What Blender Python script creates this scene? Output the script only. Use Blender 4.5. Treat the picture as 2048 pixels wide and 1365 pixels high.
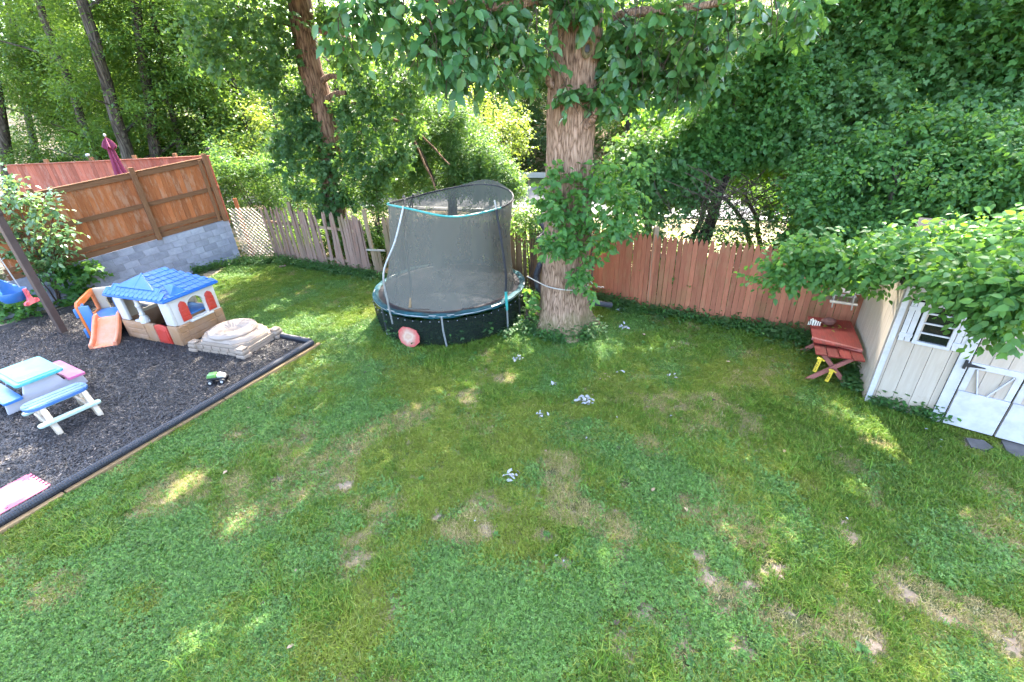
import bpy, bmesh, math, random
import numpy as np
from mathutils import Vector, Matrix
random.seed(7); rng = np.random.default_rng(7)
for o in list(bpy.data.objects): bpy.data.objects.remove(o)
SC = bpy.context.scene; COL = SC.collection

# ---------------------------------------------------------------- camera, sky, sun, exposure
CAM_H, PITCH, ROLL, FPX = 4.6, math.radians(27.9), math.radians(3.0), 910.0
FW = np.array([0, math.cos(PITCH), -math.sin(PITCH)])
R0 = np.array([1., 0, 0]); U0 = np.array([0, math.sin(PITCH), math.cos(PITCH)])
RT = math.cos(ROLL)*R0 - math.sin(ROLL)*U0
UP = math.cos(ROLL)*U0 + math.sin(ROLL)*R0
EYE = np.array([0, 0, CAM_H])
cd = bpy.data.cameras.new('camera'); cam = bpy.data.objects.new('camera', cd); COL.objects.link(cam)
cd.sensor_width = 36; cd.lens = FPX*36/2048; cd.clip_end = 1500; cd.clip_start = .05
cam.matrix_world = Matrix(((RT[0], UP[0], -FW[0], 0), (RT[1], UP[1], -FW[1], 0), (RT[2], UP[2], -FW[2], CAM_H), (0, 0, 0, 1)))
SC.camera = cam
SUN = Vector((0.16, 0.64, 0.80)).normalized()
w = bpy.data.worlds.new('World'); SC.world = w; w.use_nodes = True
nt = w.node_tree; sky = nt.nodes.new('ShaderNodeTexSky'); sky.sky_type = 'NISHITA'; sky.sun_disc = False; sky.dust_density = 3.5; sky.ozone_density = .6; sky.air_density = .9
sky.sun_elevation = math.asin(SUN.z); sky.sun_rotation = math.atan2(SUN.x, SUN.y)
nt.links.new(sky.outputs[0], nt.nodes['Background'].inputs[0]); nt.nodes['Background'].inputs[1].default_value = .15
sl = bpy.data.lights.new('sun', 'SUN'); sl.energy = 2.2; sl.angle = math.radians(.53); sl.color = (1, .93, .80)
so = bpy.data.objects.new('sun', sl); COL.objects.link(so); so.rotation_euler = SUN.to_track_quat('Z', 'Y').to_euler(); so.location = (0, 0, 40)
SC.view_settings.view_transform = 'Standard'; SC.view_settings.look = 'None'; SC.view_settings.gamma = 1
SC.view_settings.use_curve_mapping = False; SC.view_settings.exposure = 3.85
cy = SC.cycles; cy.max_bounces = 8; cy.diffuse_bounces = 4; cy.glossy_bounces = 2; cy.transmission_bounces = 6; cy.transparent_max_bounces = 12
cy.sample_clamp_indirect = 6; cy.caustics_reflective = False; cy.caustics_refractive = False
cy.use_denoising = True; cy.denoising_prefilter = 'NONE'
try: cy.denoiser = 'OPENIMAGEDENOISE'
except Exception: pass

def spot(px, py, Y):            # the point at distance Y in the place seen at that spot of the photograph
    d = FW + RT*(px-1024)/FPX - UP*(py-682.5)/FPX
    return EYE + d*Y/d[1]
def gnd(px, py, z=0):
    d = FW + RT*(px-1024)/FPX - UP*(py-682.5)/FPX
    return EYE + d*(z-CAM_H)/d[2]

# ---------------------------------------------------------------- numpy noise
_L = rng.random((256, 256))
def vnoise(x, y, s):
    x = np.asarray(x)/s + 500; y = np.asarray(y)/s + 500
    i = np.floor(x).astype(int); j = np.floor(y).astype(int); fx = x-i; fy = y-j
    fx = fx*fx*(3-2*fx); fy = fy*fy*(3-2*fy)
    g = lambda a, b: _L[a % 256, b % 256]
    return (g(i, j)*(1-fx)+g(i+1, j)*fx)*(1-fy)+(g(i, j+1)*(1-fx)+g(i+1, j+1)*fx)*fy
def fbm(x, y, s): return .5*vnoise(x, y, s)+.3*vnoise(x+31, y-17, s/2.1)+.2*vnoise(x-11, y+57, s/4.3)

# ---------------------------------------------------------------- materials
KD = .72
def kd(c): return tuple(x*KD for x in c)
def newmat(name):
    m = bpy.data.materials.new(name); m.use_nodes = True
    return m, m.node_tree, m.node_tree.nodes['Principled BSDF']
def N(nt, t, **kw):
    n = nt.nodes.new(t)
    for k, v in kw.items(): setattr(n, k, v)
    return n
def ramp(nt, fac, stops):
    r = N(nt, 'ShaderNodeValToRGB'); e = r.color_ramp.elements
    while len(e) < len(stops): e.new(.5)
    for el, (p, c) in zip(e, stops): el.position = p; el.color = (*c, 1)
    nt.links.new(fac, r.inputs[0]); return r.outputs[0]
def noise(nt, scale, stretch=(1, 1, 1), detail=4, rough=.55, coord='Object', perobj=False):
    tc = N(nt, 'ShaderNodeTexCoord'); mp = N(nt, 'ShaderNodeMapping'); mp.inputs['Scale'].default_value = stretch
    nt.links.new(tc.outputs[coord], mp.inputs[0])
    n = N(nt, 'ShaderNodeTexNoise'); n.inputs['Scale'].default_value = scale; n.inputs['Detail'].default_value = detail; n.inputs['Roughness'].default_value = rough
    if perobj:
        oi = N(nt, 'ShaderNodeObjectInfo'); ml = N(nt, 'ShaderNodeMath', operation='MULTIPLY'); ml.inputs[1].default_value = 37
        nt.links.new(oi.outputs['Random'], ml.inputs[0]); ad = N(nt, 'ShaderNodeVectorMath', operation='ADD')
        nt.links.new(mp.outputs[0], ad.inputs[0]); nt.links.new(ml.outputs[0], ad.inputs[1]); nt.links.new(ad.outputs[0], n.inputs[0])
    else: nt.links.new(mp.outputs[0], n.inputs[0])
    return n.outputs['Fac']
def mixc(nt, a, b, f, mode='MIX'):
    m = N(nt, 'ShaderNodeMix', data_type='RGBA', blend_type=mode)
    for v, i in ((f, 0), (a, 6), (b, 7)):
        if hasattr(v, 'is_linked'): nt.links.new(v, m.inputs[i])
        else: m.inputs[i].default_value = v if i == 0 else (*v, 1)
    return m.outputs[2]
def bump(nt, b, h, strength=.4, dist=.01):
    n = N(nt, 'ShaderNodeBump'); n.inputs['Strength'].default_value = strength; n.inputs['Distance'].default_value = dist
    nt.links.new(h, n.inputs['Height']); nt.links.new(n.outputs[0], b.inputs['Normal'])
def simple(name, c, rough=.5, var=.18, scale=6, metal=0, spec=.5, bmp=0, stretch=(1, 1, 1)):
    m, nt, b = newmat(name)
    c = kd(c); f = noise(nt, scale, stretch, 5, .6)
    lo = tuple(x*(1-var) for x in c); hi = tuple(min(1, x*(1+var)) for x in c)
    nt.links.new(ramp(nt, f, [(.3, lo), (.7, hi)]), b.inputs['Base Color'])
    b.inputs['Roughness'].default_value = rough; b.inputs['Metallic'].default_value = metal; b.inputs['Specular IOR Level'].default_value = spec
    if bmp: bump(nt, b, noise(nt, scale*6, stretch, 4, .6), bmp, .004)
    return m
def plastic(name, c, fade=.25, rough=.38):            # sun-faded moulded plastic with grime
    m, nt, b = newmat(name)
    c = kd(c); f = noise(nt, 3.2, (1, 1, 1), 6, .65); g = noise(nt, 14, (1, 1, 1), 5, .7)
    pale = tuple(x+(max(.42, max(c))-x)*fade for x in c)
    col = mixc(nt, ramp(nt, f, [(.35, c), (.7, pale)]), (.16, .13, .09), ramp(nt, g, [(.56, (0, 0, 0)), (.85, (.3, .3, .3))]))
    nt.links.new(col, b.inputs['Base Color']); b.inputs['Roughness'].default_value = rough
    bump(nt, b, g, .06, .004)
    return m
def wood(name, cols, axis='Z', rough=.8, worn=None, worn_amt=.5, moss=None, s=5, hv_=.26):
    m, nt, b = newmat(name)
    st = {'Z': (9, 9, .7), 'X': (.7, 9, 9), 'Y': (9, .7, 9)}[axis]
    cols = [kd(q) for q in cols]; worn = kd(worn) if worn else None; moss = kd(moss) if moss else None; f = noise(nt, s, st, 6, .65, perobj=True)
    c = ramp(nt, f, [(.25, cols[0]), (.5, cols[1]), (.75, cols[2])])
    oi = N(nt, 'ShaderNodeObjectInfo')
    hv = N(nt, 'ShaderNodeHueSaturation'); mr = N(nt, 'ShaderNodeMapRange'); mr.inputs[3].default_value = 1-hv_; mr.inputs[4].default_value = 1+hv_*.8
    nt.links.new(oi.outputs['Random'], mr.inputs[0]); nt.links.new(mr.outputs[0], hv.inputs['Value']); nt.links.new(c, hv.inputs['Color']); c = hv.outputs[0]
    if worn:
        wf = noise(nt, 2.2, {'Z': (2.5, 2.5, .8), 'X': (.8, 2.5, 2.5), 'Y': (2.5, .8, 2.5)}[axis], 6, .75, perobj=True)
        c = mixc(nt, c, worn, ramp(nt, wf, [(.5, (0, 0, 0)), (.62, (worn_amt,)*3)]))
    if moss:
        geo = N(nt, 'ShaderNodeNewGeometry'); n2 = N(nt, 'ShaderNodeTexNoise'); n2.inputs['Scale'].default_value = 1.1; n2.inputs['Detail'].default_value = 5
        nt.links.new(geo.outputs['Position'], n2.inputs[0])
        c = mixc(nt, c, moss, ramp(nt, n2.outputs['Fac'], [(.55, (0, 0, 0)), (.72, (.55,)*3)]))
    if name == 'siding':                               # splashed soil along the foot of the boards
        tc = N(nt, 'ShaderNodeTexCoord'); sp_n = N(nt, 'ShaderNodeSeparateXYZ'); nt.links.new(tc.outputs['Object'], sp_n.inputs[0])
        m1 = N(nt, 'ShaderNodeMapRange'); m1.inputs[1].default_value = .0; m1.inputs[2].default_value = .42; m1.inputs[3].default_value = .55; m1.inputs[4].default_value = 0; nt.links.new(sp_n.outputs[2], m1.inputs[0])
        ad = N(nt, 'ShaderNodeMath', operation='ADD'); nt.links.new(m1.outputs[0], ad.inputs[0]); nt.links.new(noise(nt, 5, (1, 1, 1), 6, .7), ad.inputs[1])
        c = mixc(nt, c, (.24, .16, .09), ramp(nt, ad.outputs[0], [(.62, (0, 0, 0)), (1.0, (.6,)*3)]))
    nt.links.new(c, b.inputs['Base Color']); b.inputs['Roughness'].default_value = rough; b.inputs['Specular IOR Level'].default_value = .25
    bump(nt, b, f, .35, .006)
    return m
def leafmat(name, c1, c2, c3, tr, tmix=.35, rough=.42, spec=.5, inst=False):
    m, nt, b = newmat(name)
    at = N(nt, 'ShaderNodeAttribute', attribute_name='rnd')
    c = ramp(nt, at.outputs['Fac'], [(.0, c1), (.55, c2), (1, c3)])
    if inst:                                           # each tuft a little lighter or darker than the next
        oi = N(nt, 'ShaderNodeObjectInfo'); mr = N(nt, 'ShaderNodeMapRange'); mr.inputs[3].default_value = .55; mr.inputs[4].default_value = 1.4
        hv = N(nt, 'ShaderNodeHueSaturation'); nt.links.new(oi.outputs['Random'], mr.inputs[0]); nt.links.new(mr.outputs[0], hv.inputs['Value']); nt.links.new(c, hv.inputs['Color']); c = hv.outputs[0]
    nt.links.new(c, b.inputs['Base Color']); b.inputs['Roughness'].default_value = rough; b.inputs['Specular IOR Level'].default_value = spec
    t = N(nt, 'ShaderNodeBsdfTranslucent'); hv = mixc(nt, tr, c, .25); nt.links.new(hv, t.inputs[0])
    mx = N(nt, 'ShaderNodeMixShader'); mx.inputs[0].default_value = tmix
    nt.links.new(b.outputs[0], mx.inputs[1]); nt.links.new(t.outputs[0], mx.inputs[2])
    nt.links.new(mx.outputs[0], nt.nodes['Material Output'].inputs[0])
    return m
def netmat(name, c, opacity):
    m, nt, b = newmat(name); b.inputs['Base Color'].default_value = (*c, 1); b.inputs['Roughness'].default_value = .9; b.inputs['Specular IOR Level'].default_value = .1
    t = N(nt, 'ShaderNodeBsdfTransparent'); mx = N(nt, 'ShaderNodeMixShader')
    f = noise(nt, 2.5, (1, 1, .5), 4, .6); r = N(nt, 'ShaderNodeMapRange'); r.inputs[3].default_value = opacity-.12; r.inputs[4].default_value = opacity+.12
    nt.links.new(f, r.inputs[0]); nt.links.new(r.outputs[0], mx.inputs[0])
    nt.links.new(t.outputs[0], mx.inputs[1]); nt.links.new(b.outputs[0], mx.inputs[2])
    nt.links.new(mx.outputs[0], nt.nodes['Material Output'].inputs[0]); return m
def barkmat(name, dark, mid, light, scale=1, moss=None):
    m, nt, b = newmat(name)
    tc = N(nt, 'ShaderNodeTexCoord'); mp = N(nt, 'ShaderNodeMapping'); mp.inputs['Scale'].default_value = (1, 1, .13)
    nt.links.new(tc.outputs['Object'], mp.inputs[0])
    wn = N(nt, 'ShaderNodeTexNoise'); wn.inputs['Scale'].default_value = 5*scale; nt.links.new(mp.outputs[0], wn.inputs[0])
    ad = N(nt, 'ShaderNodeVectorMath', operation='MULTIPLY_ADD'); ad.inputs[1].default_value = (.22/scale,)*3
    nt.links.new(wn.outputs['Color'], ad.inputs[0]); nt.links.new(mp.outputs[0], ad.inputs[2])
    v = N(nt, 'ShaderNodeTexVoronoi', feature='DISTANCE_TO_EDGE'); v.inputs['Scale'].default_value = 17*scale; nt.links.new(ad.outputs[0], v.inputs[0])
    n2 = noise(nt, 14*scale, (1, 1, .35), 6, .7)
    h = N(nt, 'ShaderNodeMath', operation='MULTIPLY_ADD'); h.inputs[1].default_value = 1.6; nt.links.new(v.outputs['Distance'], h.inputs[0]); nt.links.new(n2, h.inputs[2])
    c = ramp(nt, h.outputs[0], [(.42, dark), (.66, mid), (1, light)])
    if moss:
        g = noise(nt, 1.6, (1, 1, 1), 5, .65); sep = N(nt, 'ShaderNodeSeparateXYZ'); nt.links.new(tc.outputs['Object'], sep.inputs[0])
        mr = N(nt, 'ShaderNodeMapRange'); mr.inputs[1].default_value = .1; mr.inputs[2].default_value = .9; mr.inputs[3].default_value = .5; mr.inputs[4].default_value = 0
        nt.links.new(sep.outputs[2], mr.inputs[0]); mm = N(nt, 'ShaderNodeMath', operation='ADD'); nt.links.new(mr.outputs[0], mm.inputs[0]); nt.links.new(g, mm.inputs[1])
        c = mixc(nt, c, moss, ramp(nt, mm.outputs[0], [(.62, (0, 0, 0)), (.95, (.6,)*3)]))
    nt.links.new(c, b.inputs['Base Color']); b.inputs['Roughness'].default_value = .9; b.inputs['Specular IOR Level'].default_value = .2
    bump(nt, b, h.outputs[0], .9, .016)
    return m

M = {}
M['orange_wood'] = wood('stained_wood', [(.34, .105, .034), (.46, .145, .048), (.54, .20, .08)], 'Z', worn=(.55, .34, .22), worn_amt=.5)
M['brown_wood'] = wood('rail_wood', [(.18, .078, .036), (.26, .12, .056), (.34, .17, .085)], 'X')
M['post_wood'] = wood('post_wood', [(.20, .085, .038), (.29, .135, .064), (.38, .195, .10)], 'Z')
M['red_stain'] = wood('red_stain', [(.34, .10, .06), (.42, .13, .08), (.50, .18, .12)], 'Z', worn=(.55, .36, .28), worn_amt=.35)
M['grey_picket'] = wood('grey_picket', [(.21, .135, .10), (.31, .20, .15), (.41, .28, .22)], 'Z', worn=(.36, .18, .12), worn_amt=.5, moss=(.20, .18, .07))
M['brown_picket'] = wood('brown_picket', [(.17, .115, .07), (.25, .17, .10), (.32, .23, .15)], 'Z', moss=(.17, .16, .06))
M['red_picket'] = wood('red_picket', [(.33, .108, .058), (.43, .150, .082), (.52, .20, .115)], 'Z', worn=(.42, .22, .11), worn_amt=.55, moss=(.26, .19, .07))
M['old_post'] = wood('old_post', [(.22, .15, .09), (.31, .22, .14), (.38, .28, .19)], 'Z')
M['lattice'] = wood('lattice_wood', [(.42, .36, .29), (.53, .47, .39), (.62, .56, .48)], 'X')
M['timber'] = wood('edge_timber', [(.24, .15, .07), (.34, .22, .11), (.43, .29, .16)], 'X')
M['swing_wood'] = simple('swing_brown', (.10, .062, .05), .6, .2, 5)
M['block'] = None
M['siding'] = wood('siding', [(.50, .42, .34), (.58, .49, .40), (.63, .54, .45)], 'Z', rough=.65, worn=(.50, .40, .30), worn_amt=.3, s=2, hv_=.05)
M['white_paint'] = simple('white_paint', (.62, .605, .62), .5, .14, 7, bmp=.1)
M['roof_dark'] = simple('roof_dark', (.035, .03, .032), .85, .3, 30, bmp=.5)
M['glass_dark'] = simple('dark_glass', (.012, .014, .013), .06, .2, 3)
M['iron'] = simple('black_iron', (.018, .018, .022), .5, .2, 9)
M['table_red'] = wood('table_red', [(.20, .027, .020), (.27, .038, .028), (.34, .062, .046)], 'X', rough=.5, worn=(.13, .05, .035), worn_amt=.55)
M['table_leg'] = wood('table_leg_red', [(.36, .11, .09), (.46, .16, .13), (.55, .24, .20)], 'X', rough=.6)
M['tape'] = simple('yellow_tape', (.80, .56, .05), .4, .08, 8)
M['tape_ink'] = simple('black_ink', (.015, .014, .012), .5, .1, 8)
M['blue'] = plastic('blue_plastic', (.03, .21, .62), .12, .3)
M['roofblue'] = plastic('roof_blue_plastic', (.02, .17, .60), .06, .30)
M['midblue'] = plastic('mid_blue_plastic', (.035, .20, .56), .12)
M['denim'] = plastic('faded_blue_plastic', (.045, .17, .45), .2)
M['orange'] = plastic('orange_plastic', (.86, .19, .02), .12, .3)
M['slideor'] = plastic('slide_orange_plastic', (.90, .26, .10), .15, .22)
M['beige'] = plastic('beige_plastic', (.66, .53, .36), .2, .42)
M['white'] = plastic('white_plastic', (.74, .70, .64), .15, .4)
M['tan'] = plastic('tan_plastic', (.42, .22, .10), .2, .45)
M['redp'] = plastic('red_plastic', (.62, .045, .025), .08, .35)
M['aqua'] = plastic('aqua_plastic', (.09, .52, .56), .15, .35)
M['teal'] = plastic('teal_plastic', (.02, .42, .38), .15, .4)
M['mint'] = plastic('mint_plastic', (.44, .62, .52), .3, .42)
M['pink'] = plastic('pink_plastic', (.72, .14, .36), .25, .4)
M['hotpink'] = plastic('coral_plastic', (.85, .10, .14), .15, .35)
M['cream'] = plastic('cream_plastic', (.70, .56, .40), .25, .42)
M['lavender'] = plastic('pale_plastic', (.60, .58, .64), .2, .42)
M['sand'] = plastic('stone_look_plastic', (.38, .28, .20), .15, .6)
M['sandlid'] = plastic('pale_lid_plastic', (.42, .32, .25), .08, .6)
M['mat_pink'] = simple('pink_foam', (.80, .17, .28), .8, .12, 5, bmp=.3)
M['pipe'] = simple('black_pipe', (.028, .031, .042), .55, .25, 7)
M['umbrella'] = simple('maroon_canvas', (.24, .035, .095), .85, .22, 5, stretch=(3, 3, .6))
M['rope'] = simple('pale_rope', (.62, .58, .52), .8, .15, 20)
M['steel'] = simple('galvanised_steel', (.48, .49, .50), .38, .2, 9, metal=.6)
M['foam_black'] = simple('black_foam', (.022, .022, .028), .7, .3, 9)
M['trampmat'] = simple('trampoline_fabric', (.020, .019, .027), .7, .5, 2.2, spec=.25, bmp=.1)
M['padteal'] = simple('spring_cover_teal', (.010, .075, .095), .7, .5, 5, spec=.2)
M['net'] = netmat('black_net', (.13, .127, .105), .72)
M['skirt'] = netmat('black_skirt_net', (.014, .019, .016), .66)
M['patch'] = None
M['bark'] = barkmat('ridged_bark', (.085, .048, .03), (.25, .155, .10), (.37, .245, .17), 1.35, moss=(.12, .12, .045))
M['bark2'] = barkmat('red_brown_bark', (.045, .025, .016), (.15, .085, .055), (.23, .14, .09), .8)
M['bark3'] = barkmat('grey_bark', (.016, .013, .010), (.06, .05, .038), (.11, .095, .075), .6)
M['twig'] = simple('twig', (.085, .055, .035), .85, .3, 12)
M['leaf_big'] = leafmat('big_leaf', (.035, .10, .030), (.055, .155, .045), (.085, .20, .055), (.22, .42, .05), .32, .36)
M['leaf_vine'] = leafmat('vine_leaf', (.035, .11, .028), (.06, .165, .038), (.10, .23, .05), (.26, .48, .04), .42, .48, .32)
M['leaf_ivy'] = leafmat('ivy_leaf', (.035, .095, .034), (.065, .145, .052), (.11, .20, .07), (.24, .42, .04), .42, .48, .32)
M['leaf_bank'] = leafmat('bank_leaf', (.045, .125, .036), (.08, .18, .05), (.125, .25, .075), (.26, .46, .04), .42, .45, .38)
M['leaf_wood'] = leafmat('woodland_leaf', (.035, .095, .022), (.06, .14, .03), (.11, .19, .035), (.28, .44, .04), .42, .48)
M['leaf_yellow'] = leafmat('yellow_green_leaf', (.07, .13, .02), (.13, .20, .03), (.19, .26, .04), (.40, .50, .05), .48, .45)
M['leaf_far'] = leafmat('far_leaf', (.035, .08, .035), (.06, .12, .055), (.09, .16, .06), (.22, .32, .06), .4, .5)
M['leaf_shrub'] = leafmat('pale_shrub_leaf', (.05, .13, .05), (.09, .19, .075), (.17, .27, .11), (.30, .44, .09), .32, .30, .7)
M['grass'] = leafmat('grass_blade', (.055, .125, .012), (.11, .215, .02), (.24, .27, .05), (.26, .42, .02), .32, .5, .3, True)
M['warmgrass'] = leafmat('yellowing_blade', (.14, .20, .018), (.20, .24, .03), (.28, .28, .08), (.34, .42, .03), .3, .5, .3, True)
M['drygrass'] = leafmat('dry_blade', (.26, .22, .08), (.38, .31, .13), (.47, .38, .21), (.42, .35, .10), .25, .6, .3, True)
M['clover'] = leafmat('clover_leaf', (.045, .11, .016), (.095, .20, .034), (.18, .30, .075), (.20, .38, .03), .28, .5, .38, True)
M['paper'] = simple('pale_scraps', (.46, .46, .465), .8, .25, 12)
M['dry_leaf'] = simple('dry_leaf', (.48, .33, .21), .7, .2, 12)
M['stone'] = simple('flagstone', (.13, .115, .105), .85, .3, 5, bmp=.5)
M['brick'] = simple('red_brick', (.42, .24, .19), .85, .2, 9, bmp=.4)
M['rail_white'] = simple('rail_white', (.66, .64, .60), .6, .12, 5)

def blockmat():
    m, nt, b = newmat('concrete_block')
    f = noise(nt, 3, (1, 1, 1), 6, .7, perobj=True); g = noise(nt, 60, (1, 1, 1), 3, .6)
    c = ramp(nt, f, [(.3, (.19, .19, .225)), (.55, (.28, .28, .33)), (.75, (.36, .36, .41))])
    oi = N(nt, 'ShaderNodeObjectInfo'); hv = N(nt, 'ShaderNodeHueSaturation'); mr = N(nt, 'ShaderNodeMapRange'); mr.inputs[3].default_value = .8; mr.inputs[4].default_value = 1.15
    nt.links.new(oi.outputs['Random'], mr.inputs[0]); nt.links.new(mr.outputs[0], hv.inputs['Value']); nt.links.new(c, hv.inputs['Color'])
    nt.links.new(hv.outputs[0], b.inputs['Base Color']); b.inputs['Roughness'].default_value = .92; bump(nt, b, g, .5, .006)
    return m
M['block'] = blockmat(); M['mortar'] = simple('mortar', (.38, .37, .40), .95, .15, 20)
def patchmat():                                       # faded printed disc with worn concentric rings
    m, nt, b = newmat('printed_disc')
    tc = N(nt, 'ShaderNodeTexCoord'); ln_ = N(nt, 'ShaderNodeVectorMath', operation='LENGTH'); nt.links.new(tc.outputs['Object'], ln_.inputs[0])
    f = noise(nt, 7, (1, 1, 1), 5, .7); ad = N(nt, 'ShaderNodeMath', operation='MULTIPLY_ADD'); ad.inputs[1].default_value = .22; nt.links.new(f, ad.inputs[0]); nt.links.new(ln_.outputs['Value'], ad.inputs[2])
    c = ramp(nt, ad.outputs[0], [(.10, (.46, .31, .21)), (.17, (.42, .24, .17)), (.21, (.46, .33, .25)), (.27, (.42, .19, .14)), (.34, (.42, .075, .065))])
    nt.links.new(c, b.inputs['Base Color']); b.inputs['Roughness'].default_value = .6; return m
M['patch'] = patchmat()
def groundmat():
    m, nt, b = newmat('lawn_soil')
    f = noise(nt, .9, (1, 1, 1), 8, .65); g = noise(nt, 22, (1, 1, 1), 6, .75); h = noise(nt, 3.1, (1, 1, 1), 5, .6)
    soil = ramp(nt, g, [(.3, (.17, .12, .075)), (.5, (.27, .20, .135)), (.72, (.36, .28, .20))])
    thatch = ramp(nt, g, [(.3, (.03, .042, .010)), (.55, (.075, .085, .025)), (.75, (.17, .14, .065))])
    mm = N(nt, 'ShaderNodeMath', operation='ADD'); nt.links.new(f, mm.inputs[0]); nt.links.new(h, mm.inputs[1])
    c = mixc(nt, thatch, soil, ramp(nt, mm.outputs[0], [(.96, (0, 0, 0)), (1.25, (1, 1, 1))]))
    nt.links.new(c, b.inputs['Base Color']); b.inputs['Roughness'].default_value = .95; bump(nt, b, g, .6, .02); return m
M['ground'] = groundmat()
M['mulch'] = simple('mulch_bed', (.028, .022, .024), .9, .5, 40, bmp=.8)
M['chip'] = simple('mulch_chip', (.030, .025, .026), .55, .5, 60)
M['chip_pale'] = simple('mulch_chip_pale', (.20, .16, .13), .7, .3, 40)
M['asphalt'] = simple('asphalt', (.16, .16, .165), .85, .15, 30)
M['bank'] = simple('grassy_bank', (.13, .16, .045), .9, .4, 1.5)

# ---------------------------------------------------------------- mesh helpers
class MB:
    def __init__(s): s.bm = bmesh.new()
    def box(s, c, size, rot=None, bev=0, seg=2):
        b = bmesh.new(); bmesh.ops.create_cube(b, size=1)
        bmesh.ops.scale(b, vec=size, verts=b.verts)
        if bev: bmesh.ops.bevel(b, geom=b.edges[:], offset=bev, segments=seg, affect='EDGES', profile=.5)
        s._add(b, c, rot); return s
    def _add(s, b, c, rot=None):
        mt = Matrix.Translation(c)
        if rot is not None: mt = mt @ (rot if isinstance(rot, Matrix) else Matrix.Rotation(rot, 4, 'Z'))
        b.transform(mt); me = bpy.data.meshes.new('t'); b.to_mesh(me); b.free(); s.bm.from_mesh(me); bpy.data.meshes.remove(me)
    def beam(s, a, b, wx, wy, bev=0, up=(0, 0, 1)):        # square bar from a to b
        a = Vector(a); b = Vector(b); d = b-a; L = d.length; z = d.normalized()
        x = Vector(up).cross(z)
        if x.length < 1e-4: x = Vector((1, 0, 0))
        x.normalize(); y = z.cross(x)
        r = Matrix((x, y, z)).transposed().to_4x4()
        return s.box((a+b)/2, (wx, wy, L), r, bev)
    def tube(s, pts, rad, n=10, caps=True):
        pts = [Vector(p) for p in pts]; rad = rad if hasattr(rad, '__len__') else [rad]*len(pts)
        rings = []; x = None
        for i, p in enumerate(pts):
            t = (pts[min(i+1, len(pts)-1)]-pts[max(i-1, 0)]).normalized()
            if x is None: x = t.orthogonal().normalized()
            x = (x-t*x.dot(t)).normalized(); y = t.cross(x)
            rings.append([s.bm.verts.new(p+(x*math.cos(2*math.pi*k/n)+y*math.sin(2*math.pi*k/n))*rad[i]) for k in range(n)])
        for a, b in zip(rings, rings[1:]):
            for k in range(n): s.bm.faces.new((a[k], a[(k+1) % n], b[(k+1) % n], b[k]))
        if caps: s.bm.faces.new(rings[0][::-1]); s.bm.faces.new(rings[-1])
        return s
    def lathe(s, prof, n=24, c=(0, 0, 0), fn=None):
        c = Vector(c); rings = []
        for r, z in prof:
            rings.append([s.bm.verts.new(c+Vector((r*math.cos(2*math.pi*k/n), r*math.sin(2*math.pi*k/n), z+(fn(k/n, r) if fn else 0)))) for k in range(n)])
        for a, b in zip(rings, rings[1:]):
            for k in range(n): s.bm.faces.new((a[k], a[(k+1) % n], b[(k+1) % n], b[k]))
        return s
    def prism(s, outer, depth, mt=None, holes=(), bev=0):     # outline in x,z extruded along y
        b = bmesh.new(); es = []
        for loop in [outer, *holes]:
            vs = [b.verts.new((p[0], 0, p[1])) for p in loop]
            es += [b.edges.new((vs[i], vs[(i+1) % len(vs)])) for i in range(len(vs))]
        bmesh.ops.triangle_fill(b, use_beauty=True, use_dissolve=True, edges=es, normal=(0, -1, 0))
        r = bmesh.ops.extrude_face_region(b, geom=b.faces[:])
        bmesh.ops.translate(b, vec=(0, depth, 0), verts=[v for v in r['geom'] if isinstance(v, bmesh.types.BMVert)])
        bmesh.ops.recalc_face_normals(b, faces=b.faces)
        if bev:
            eds = [e for e in b.edges if len(e.link_faces) == 2 and e.calc_face_angle(0) > .5]
            bmesh.ops.bevel(b, geom=eds, offset=bev, segments=2, affect='EDGES', profile=.5)
        if mt is not None: b.transform(mt)
        me = bpy.data.meshes.new('t'); b.to_mesh(me); b.free(); s.bm.from_mesh(me); bpy.data.meshes.remove(me); return s
    def poly(s, vs): s.bm.faces.new([s.bm.verts.new(v) for v in vs]); return s
    def mesh(s, name, mat, smooth=False):
        me = bpy.data.meshes.new(name); bmesh.ops.recalc_face_normals(s.bm, faces=s.bm.faces); s.bm.to_mesh(me); s.bm.free()
        me.materials.append(mat)
        if smooth:
            me.polygons.foreach_set('use_smooth', [True]*len(me.polygons))
            try: me.set_sharp_from_angle(angle=math.radians(40))
            except Exception: pass
        return me
    def obj(s, name, mat, parent=None, smooth=False): return link(name, s.mesh(name, mat, smooth), parent)
def link(name, me, parent=None, loc=(0, 0, 0), rz=0):
    o = bpy.data.objects.new(name, me); COL.objects.link(o); o.parent = parent; o.location = loc; o.rotation_euler = (0, 0, rz); return o
def tag(o, label, cat, group=None, kind=None):
    if label: o['label'] = label
    if cat: o['category'] = cat
    if group: o['group'] = group
    if kind: o['kind'] = kind
    return o
def thing(name, label, cat, loc=(0, 0, 0), rz=0, group=None):
    o = bpy.data.objects.new(name, None); COL.objects.link(o); o.location = loc; o.rotation_euler = (0, 0, rz); o.empty_display_size = .2
    return tag(o, label, cat, group)
def lathe_obj(name, prof, n, mat, parent, **k): return MB().lathe(prof, n, **k).obj(name, mat, parent, True)

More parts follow.
